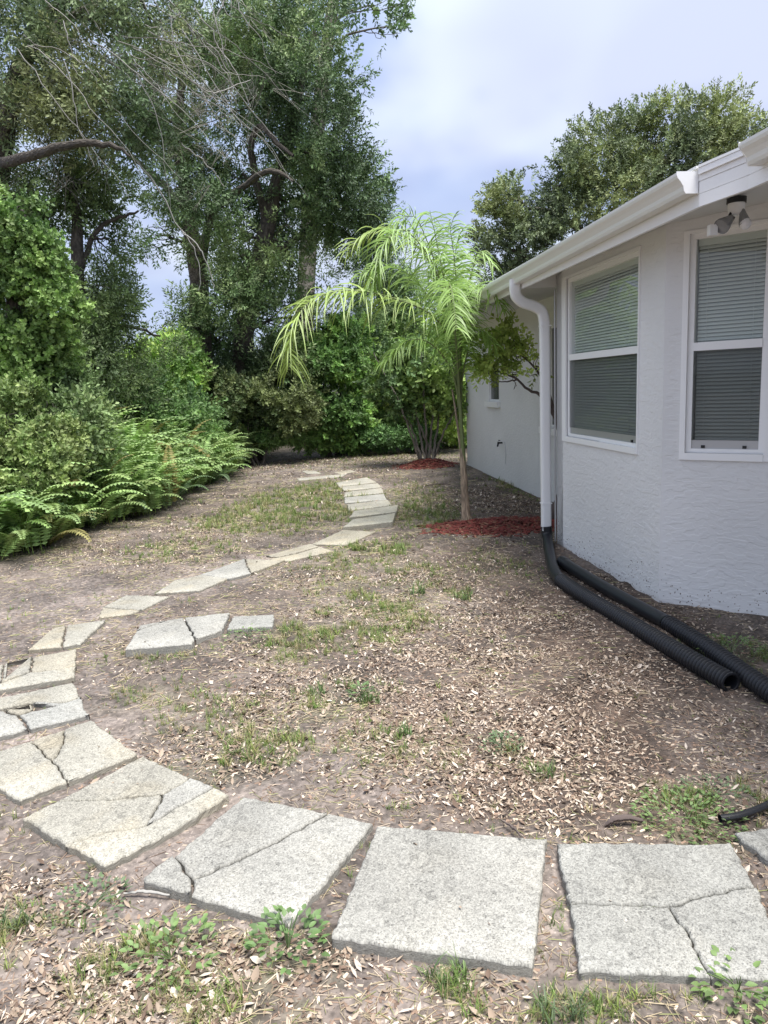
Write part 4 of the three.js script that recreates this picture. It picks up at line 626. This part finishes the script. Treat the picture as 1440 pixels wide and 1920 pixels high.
// ---------------------------------------------------------------- mulch beds
const chip = (() => { const g = new Geo(); const q = (x, y, z) => g.v(x, y, z); const w = .009, h = .004, L = .03; const v = [[-w, 0, -L], [w, 0, -L * .8], [w * .8, 0, L], [-w, 0, L * .8], [-w * .6, h, -L * .8], [w * .7, h * 1.2, -L * .6], [w * .5, h, L * .8], [-w * .7, h * 1.3, L * .6]].map(p => q(...p)); g.quad(v[4], v[7], v[6], v[5]); g.quad(v[0], v[4], v[5], v[1]); g.quad(v[1], v[5], v[6], v[2]); g.quad(v[2], v[6], v[7], v[3]); g.quad(v[3], v[7], v[4], v[0]); return g.build(true); })();
function mulchBed(cx, cz, rx, rz, h, n, label, seed) {
  const t = thing('mulch_bed', label, 'mulch', V(cx, 0, cz), 'red mulch beds'), R = rng(seed), g = new Geo(), rad = (a) => 1 + (noise3(Math.cos(a) * 2 + seed, Math.sin(a) * 2, 3) - .5) * .35, H = (x, z) => { const a = Math.atan2(z / rz, x / rx), d = Math.hypot(x / rx, z / rz) / rad(a); return h * (1 - step(.15, 1, d)) + (fbm((x + cx) * 14, (z + cz) * 14, 3, 3) - .5) * .03 * (1 - step(.8, 1.05, d)) - .012 * step(.9, 1.1, d); };
  const N = 40, K = 14; for (let k = 0; k <= K; k++) for (let a = 0; a < N; a++) { const an = a / N * 6.2832, r = k / K * 1.08 * rad(an), x = Math.cos(an) * r * rx, z = Math.sin(an) * r * rz; g.v(x, H(x, z) + .006, z, x, z); }
  for (let k = 0; k < K; k++) for (let a = 0; a < N; a++) { const b = (a + 1) % N; g.quad(k * N + a, k * N + b, (k + 1) * N + b, (k + 1) * N + a); }
  part('mound', g.build(), M.mulch, t); const l = [];
  for (let k = 0; k < n; k++) { const an = R() * 6.2832, r = (R() > .9 ? 1 + R() * R() * .45 : Math.sqrt(R()) * 1.05) * rad(an), x = Math.cos(an) * r * rx, z = Math.sin(an) * r * rz, v = .55 + R() * .9; const q = new THREE.Quaternion().setFromEuler(new THREE.Euler((R() - .5) * .9, R() * 6.3, (R() - .5) * .9)), s = .6 + R() * .9; l.push([new THREE.Matrix4().compose(V(x, Math.max(H(x, z) + .012, groundH(x + cx, z + cz) + .004), z), q, V(s * (.6 + R() * .7), s, s * (.6 + R() * .8))), R() > .85 ? RGB(.2 * v, .1 * v, .06 * v) : RGB(.15 * v, .03 * v, .022 * v)]); }
  const m = copies('mulch_chips', chip, M.dry, l, t); return t;
}
mulchBed(1.27, -8.16, .74, .46, .07, 3200, 'red mulch bed around the palm trunk beside the downspout', 3);
mulchBed(.92, -14.75, .56, .55, .13, 1800, 'red mulch mound at the foot of the far multi-stemmed shrub', 5);
// multi-stemmed shrub in the far mulch
{
  const b = V(.92, .08, -14.8), limbs = [[700, 660], [725, 690], [750, 640], [790, 660], [820, 700], [845, 690], [860, 760], [770, 720]].map(([px, py], k) => [[b.clone().add(V((k - 3.5) * .045, 0, (k % 3 - 1) * .08)), .026], [b.clone().lerp(at(px, py + 20, 14.8 + (k % 3 - 1) * .4), .5).add(V(0, .1, 0)), .018], [at(px, py, 14.8 + (k % 3 - 1) * .5), .008]]);
  plant('multi_stem_shrub', 'fan-shaped shrub with many bare pale stems growing from far red mulch', 'shrub', { base: b, seed: 71, sprig: SPRIG.shrub, cols: [[.05, .085, .03], [.08, .125, .04], [.13, .18, .05]], gap: .4, crown: 'foliage', limbs, trunks: 8, per: 2, r0: .012, size: 1.05, freq: 2, bark: M.paleBark, blobs: [[730, 700, 14.8, 40, 40, .5, 170], [770, 690, 14.8, 45, 40, .5, 230], [815, 710, 14.8, 40, 36, .5, 210], [845, 740, 14.8, 25, 40, .4, 120], [740, 755, 14.9, 35, 25, .4, 90], [790, 750, 14.9, 50, 25, .4, 110]] });
}
// small tree by the house
{
  const b = house.localToWorld(V(2.85, 0, -8.2)), D = 8.6;
  plant('small_tree', 'small glossy-leaved tree leaning out from behind the downspout', 'tree', { base: b, seed: 81, sprig: SPRIG.shrub, cols: [[.09, .13, .03], [.14, .19, .045], [.2, .25, .07]], gap: .4, dens: .5, crown: 'foliage', trunks: 1, per: 2, r0: .01, size: .62, freq: 4, wob: .012, bark: M.root,
    limbs: [[[b, .05], [at(1060, 900, D), .045], [at(1048, 790, D), .035]], [W(1050, 800, D, .026), W(1015, 742, D, .02), W(990, 730, D, .016), W(970, 712, D, .013), W(945, 700, D, .009), W(920, 694, D, .004)], [W(1050, 800, D, .022), W(1020, 718, D, .016), W(1003, 690, D, .012), W(985, 672, D, .009), W(965, 660, D, .004)], [W(970, 712, D, .01), W(940, 715, D, .006), W(915, 700, D, .003)], [W(968, 672, D, .008), W(964, 640, D, .005), W(962, 625, D, .003)]],
    blobs: [[925, 670, D, 30, 22, .25, 95], [945, 640, D, 30, 25, .25, 95], [905, 690, D, 18, 14, .2, 40], [950, 612, D, 14, 16, .15, 26], [985, 645, D, 14, 14, .15, 30], [975, 672, D, 22, 16, .2, 45], [965, 700, D, 10, 8, .1, 8], [930, 690, D, 26, 10, .2, 36], [1008, 690, D, 10, 16, .12, 10]] });
}

// ---------------------------------------------------------------- ground cover: litter, grass
const houseKeepOut = (x, z) => { const p = toLocal(V(x, 0, z)); return (p.x > 2.40 && p.z > -6.8 && p.z < -4.7) || (p.z >= -4.7 && p.x > 2.431 + (p.z + 4.755) - .03) || (p.x > 3.24 && p.z <= -6.8 && p.z > -14.4); };
const slabPolys = scene.children.filter(o => o.name.startsWith('stepping_stone')).map(o => { const b = new THREE.Box3().setFromObject(o); return b; });
const slabRaster = (() => { const meshes = []; scene.children.filter(o => o.name.startsWith('stepping_stone')).forEach(o => o.children.forEach(m => { const p = m.geometry.attributes.position, pts = []; let top = -1; for (let k = 0; k < p.count; k++) top = Math.max(top, p.getY(k)); meshes.push([o.position.x, o.position.z, m]); })); return meshes; })();
const slabTris = []; for (const [ox, oz, m] of slabRaster) { const p = m.geometry.attributes.position, ix = m.geometry.index; for (let k = 0; k < ix.count; k += 3) { const a = ix.getX(k), b = ix.getX(k + 1), c = ix.getX(k + 2); if (p.getY(a) > .01 && p.getY(b) > .01 && p.getY(c) > .01) slabTris.push([p.getX(a) + ox, p.getZ(a) + oz, p.getX(b) + ox, p.getZ(b) + oz, p.getX(c) + ox, p.getZ(c) + oz, p.getY(a)]); } }
const cellMap = new Map(); slabTris.forEach(t => { const x0 = Math.floor(Math.min(t[0], t[2], t[4]) * 8), x1 = Math.floor(Math.max(t[0], t[2], t[4]) * 8), z0 = Math.floor(Math.min(t[1], t[3], t[5]) * 8), z1 = Math.floor(Math.max(t[1], t[3], t[5]) * 8); for (let i = x0; i <= x1; i++) for (let j = z0; j <= z1; j++) { const k = i + ',' + j; if (!cellMap.has(k)) cellMap.set(k, []); cellMap.get(k).push(t); } });
function slabAt(x, z) { const c = cellMap.get(Math.floor(x * 8) + ',' + Math.floor(z * 8)); if (!c) return 0; for (const t of c) { const d1 = (x - t[2]) * (t[1] - t[3]) - (t[0] - t[2]) * (z - t[3]), d2 = (x - t[4]) * (t[3] - t[5]) - (t[2] - t[4]) * (z - t[5]), d3 = (x - t[0]) * (t[5] - t[1]) - (t[4] - t[0]) * (z - t[1]); if (!((d1 < 0 || d2 < 0 || d3 < 0) && (d1 > 0 || d2 > 0 || d3 > 0))) return t[6]; } return 0; }
const dryLeaf = [0, 1, 2].map(k => { const g = new Geo(); leafInto(g, V(0, .003, -.025), V(0, .04 * k, 1), V(0, 1, 0), .05, .015 + k * .004, .35, [-.3, .25, -.5][k], 1); return g.build(true); });
{
  const R = rng(2025), L = [[], [], []], bits = [];
  const drop = (x, z, s, onSlab) => { const y = onSlab ? slabAt(x, z) + .001 : groundH(x, z) + .001; const q = new THREE.Quaternion().setFromEuler(new THREE.Euler((R() - .5) * .7, R() * 6.3, (R() - .5) * .9)), v = R(); const c = v > .8 ? [.54, .46, .38] : v > .5 ? [.37, .29, .215] : v > .2 ? [.26, .195, .14] : [.15, .10, .07], w = .8 + R() * .4; L[Math.floor(R() * 3)].push([new THREE.Matrix4().compose(V(x, y, z), q, V(s * (.55 + R() * .9), s, s * (.6 + R() * .7))), RGB(c[0] * w, c[1] * w, c[2] * w)]); };
  for (let k = 0; k < 380000; k++) {
    const z = -1.5 - Math.pow(R(), 1.35) * 17.5, x = (R() - .5) * (2.4 - z * .85) + .1; if (x > 2.6 || x < -5.2 || houseKeepOut(x, z)) continue;
    const den = .14 + patchValue(LITTER, x, z) * .9 - patchValue(sandP, x, z) * .25, cl = fbm(x * 3.3, z * 3.3, 4, 4); if (R() > den * (step(.36, .58, cl) * 1.3 + .12)) continue;
    const sl = slabAt(x, z); if (sl && R() > .02) continue; drop(x, z, (.22 + R() * R() * .62) * (z < -9 ? 1.5 : 1), !!sl);
  }
  const t = new THREE.Group(); t.name = numbered('leaf_litter'); scene.add(t); tag(t, 'dry brown oak leaves scattered over the bare lawn', 'leaf litter', null, 'stuff');
  L.forEach((l, k) => copies('fallen_leaves', dryLeaf[k], M.dry, l, t));
  for (let k = 0; k < 130000; k++) { const z = -1.5 - Math.pow(R(), 1.5) * 11, x = (R() - .5) * (2.4 - z * .85) + .1; if (x > 2.5 || houseKeepOut(x, z)) continue; const md = .2 + patchValue(mulchP, x, z) * .7 + patchValue(LITTER, x, z) * .3; if (R() > md || slabAt(x, z)) continue; const v = .5 + R() * 1.1, q = new THREE.Quaternion().setFromEuler(new THREE.Euler((R() - .5) * .5, R() * 6.3, (R() - .5) * .5)), s = .12 + R() * .32; const lt = R() > .6; bits.push([new THREE.Matrix4().compose(V(x, groundH(x, z) + .001, z), q, (R() > .6 ? V(s * .35, s, s * 2.6) : V(s * 1.3, s, s))), lt ? RGB(.42 * v, .34 * v, .26 * v) : RGB(.2 * v, .135 * v, .095 * v)]); }
  const straw = [];
  for (let k = 0; k < 110000; k++) { const z = -1.5 - Math.pow(R(), 1.3) * 16, x = (R() - .5) * (2.4 - z * .85) + .1; if (x > 2.5 || x < -5 || houseKeepOut(x, z) || slabAt(x, z)) continue; const cl = fbm(x * 4 + 9, z * 4, 2, 4), pv = patchValue(grassP, x, z); if (R() > step(.42, .66, cl) * (.45 + pv * .5) * (1 - .6 * patchValue(mulchP, x, z))) continue; const v = .6 + R() * .8, f = z < -7 ? 1.6 : z > -3.4 ? .62 : 1, q = new THREE.Quaternion().setFromEuler(new THREE.Euler((R() - .5) * .6, R() * 6.3, (R() - .5) * .3)); straw.push([new THREE.Matrix4().compose(V(x, groundH(x, z) + .004, z), q, V(.14 * f, .4, (.6 + R() * 1.1) * f)), R() > .7 ? RGB(.24 * v, .25 * v, .1 * v) : RGB(.38 * v, .31 * v, .2 * v)]); }
  const sw = copies(numbered('straw_thatch'), chip, M.dry, straw, scene); tag(sw, 'dry straw-coloured grass stems lying flat on the lawn', 'dry grass');
  const b = copies(numbered('bark_crumbs'), chip, M.dry, bits, scene); tag(b, 'brown bark crumbs and twig bits strewn over the soil', 'bark crumbs');
}
function tuftGeo(seed, n, L, wd) { const R = rng(seed), g = new Geo(); for (let k = 0; k < n; k++) { const a = R() * 6.3, lean = .25 + R() * .9, l = L * (.5 + R() * .8); let p = V((R() - .5) * .03, 0, (R() - .5) * .03), d = V(Math.cos(a) * lean * .5, 1, Math.sin(a) * lean * .5).normalize(), prev = null; const ac = V(-Math.sin(a), 0, Math.cos(a)), s = .7 + R() * .6; g.col = [s, s, s]; for (let q = 0; q <= 3; q++) { const w = wd * (1 - q / 3.3), A = g.v(p.x + ac.x * w, p.y, p.z + ac.z * w), B = g.v(p.x - ac.x * w, p.y, p.z - ac.z * w); if (prev) g.quad(prev[0], A, B, prev[1]); prev = [A, B]; p = p.clone().addScaledVector(d, l / 3); d.add(V(Math.cos(a) * lean * .45, -.2, Math.sin(a) * lean * .45)).normalize(); } } return g.build(true); }
const TUFT = [tuftGeo(1, 9, .055, .0022), tuftGeo(2, 12, .085, .0028), tuftGeo(3, 7, .04, .003)];
{
  const R = rng(4242), L = [[], [], []];
  for (let k = 0; k < 230000; k++) {
    const z = -1.5 - Math.pow(R(), 1.1) * 17, x = (R() - .5) * (2.4 - z * .85) + .1; if (x > 2.9 || x < -4.5 || houseKeepOut(x, z)) continue;
    const pv = patchValue(grassP, x, z), cl = fbm(x * 8 + 3, z * 8, 7, 3); const den = Math.pow(pv, 1.1) * step(.40, .60, cl) * 1.1 + .07 * step(.5, .7, cl) * (1 - patchValue(mulchP, x, z)); if (R() > den) continue; if (slabAt(x, z)) continue;
    const v = .7 + R() * .6, q = new THREE.Quaternion().setFromEuler(new THREE.Euler((R() - .5) * .3, R() * 6.3, (R() - .5) * .3)), s = (.3 + R() * .5) * (pv > .5 ? 1 : .8) * (z < -7 ? 1.5 : 1), br = R(); const c = br > .7 ? [.42, .37, .2] : br > .4 ? [.26, .32, .09] : [.18, .27, .07];
    L[Math.floor(R() * 3)].push([new THREE.Matrix4().compose(V(x, groundH(x, z) - .004, z), q, V(s, s, s)), RGB(c[0] * v, c[1] * v, c[2] * v)]);
  }
  const t = new THREE.Group(); t.name = numbered('grass'); scene.add(t); tag(t, 'thin patchy grass growing in the bare lawn', 'grass', null, 'stuff');
  L.forEach((l, k) => copies('grass_tufts', TUFT[k], M.leaf, l, t));
}
// single weeds that stand out
const weedLeafMat = [[.125, .215, .06], [.16, .25, .07], [.115, .175, .07]].map(c => new THREE.MeshPhysicalMaterial({ color: RGB(...c), vertexColors: true, roughness: .6, transmission: .35, thickness: 0, side: THREE.DoubleSide }));
function broadWeed(seed, n, r, LL, h) { const R = rng(seed), g = new Geo(); for (let k = 0; k < n; k++) { const a = R() * 6.3, q = Math.sqrt(R()) * r, b = V(Math.cos(a) * q, h * (.25 + R() * .75) * (1 - q / r * .5), Math.sin(a) * q); leafInto(g, b, V(Math.cos(a) + (R() - .5), .3 + R() * .5, Math.sin(a) + (R() - .5)), V((R() - .5) * .6, 1, (R() - .5) * .6), LL * (.6 + R() * .7), LL * .6, .15, .25, .7 + R() * .6); } const st = new Geo(); for (let k = 0; k < 7; k++) { const a = R() * 6.3, q = R() * r * .8; st.tube([[V(0, 0, 0), .0022], [V(Math.cos(a) * q * .5, h * .5, Math.sin(a) * q * .5), .0018], [V(Math.cos(a) * q, h * .75, Math.sin(a) * q), .0012]], 4); } return [g.build(true), st.build(true)]; }
[['broad-leaved weed in front of the tilted slab with the diagonal crack', 540, 1775, .11, 0.0275, .1, 0, 101], ['leafy weed nearest the bottom edge, left of center', 320, 1800, .14, 0.0248, .09, 1, 114], ['small weed sprig between two weeds at the bottom left', 170, 1700, .13, 0.0193, .07, 2, 96], ['ferny bright weed mat beside the black hose', 1290, 1530, .19, 0.0193, .05, 1, 330], ['green sprout by the house wall behind the drain pipes', 1370, 1225, .2, 0.022, .1, 1, 176], ['low rosette weed in the litter right of center', 940, 1395, .1, 0.0193, .05, 2, 101], ['small leafy weed at the foot of the upright grass clump', 680, 1310, .07, 0.0275, .1, 0, 44], ['weed seedling at the lower right corner below the cracked slab', 1385, 1852, .11, 0.0275, .06, 1, 88], ['little weed at the right edge beyond the weed mat', 1340, 1490, .14, 0.0165, .05, 2, 101], ['small weed under the loose rectangular slab', 465, 1195, .16, 0.0193, .05, 1, 132]].forEach(([label, px, py, r, LL, h, mi, n], k) => {
  const p = gp(px, py), t = thing('weed', label, 'weed', V(p.x, groundH(p.x, p.z), p.z), 'single weeds in the lawn'), [a, b] = broadWeed(700 + k, n, r, LL, h); part('leaves', a, weedLeafMat[mi], t); part('stems', b, weedLeafMat[mi], t);
});
[['upright grass clump in the middle of the litter', 690, 1318, 1.3], ['grass clump near the far loose slab', 600, 1300, 1.1], ['yellowish grass clump at the left bottom frame edge', 15, 1735, 1.2], ['grass clump by the gap in front of the uncracked slab', 838, 1845, 1.2], ['grass clump left of the rosette weed', 745, 1385, 1.3], ['spiky grass clump at the litter edge above the slabs', 1012, 1450, 1.1], ['grass clump in the middle lawn beside pale litter', 785, 1110, 1.5], ['grass clump right of the middle lawn clump', 865, 1125, 1.5], ['dry grass clump at the bottom edge right of center', 1060, 1895, 1.4]].forEach(([label, px, py, s], k) => {
  const p = gp(px, py), t = thing('grass_clump', label, 'grass clump', V(p.x, groundH(p.x, p.z), p.z), 'grass clumps in the lawn'), R = rng(800 + k); for (let q = 0; q < 6; q++) { const m = part('tuft', TUFT[1], weedLeafMat[k === 2 || k === 8 ? 2 : (q % 2)], t); m.position.set((R() - .5) * .09 * s, -.004, (R() - .5) * .07 * s); m.rotation.y = R() * 6.3; m.scale.setScalar(s * (.5 + R() * .35)); }
});

renderer.render(scene, camera);
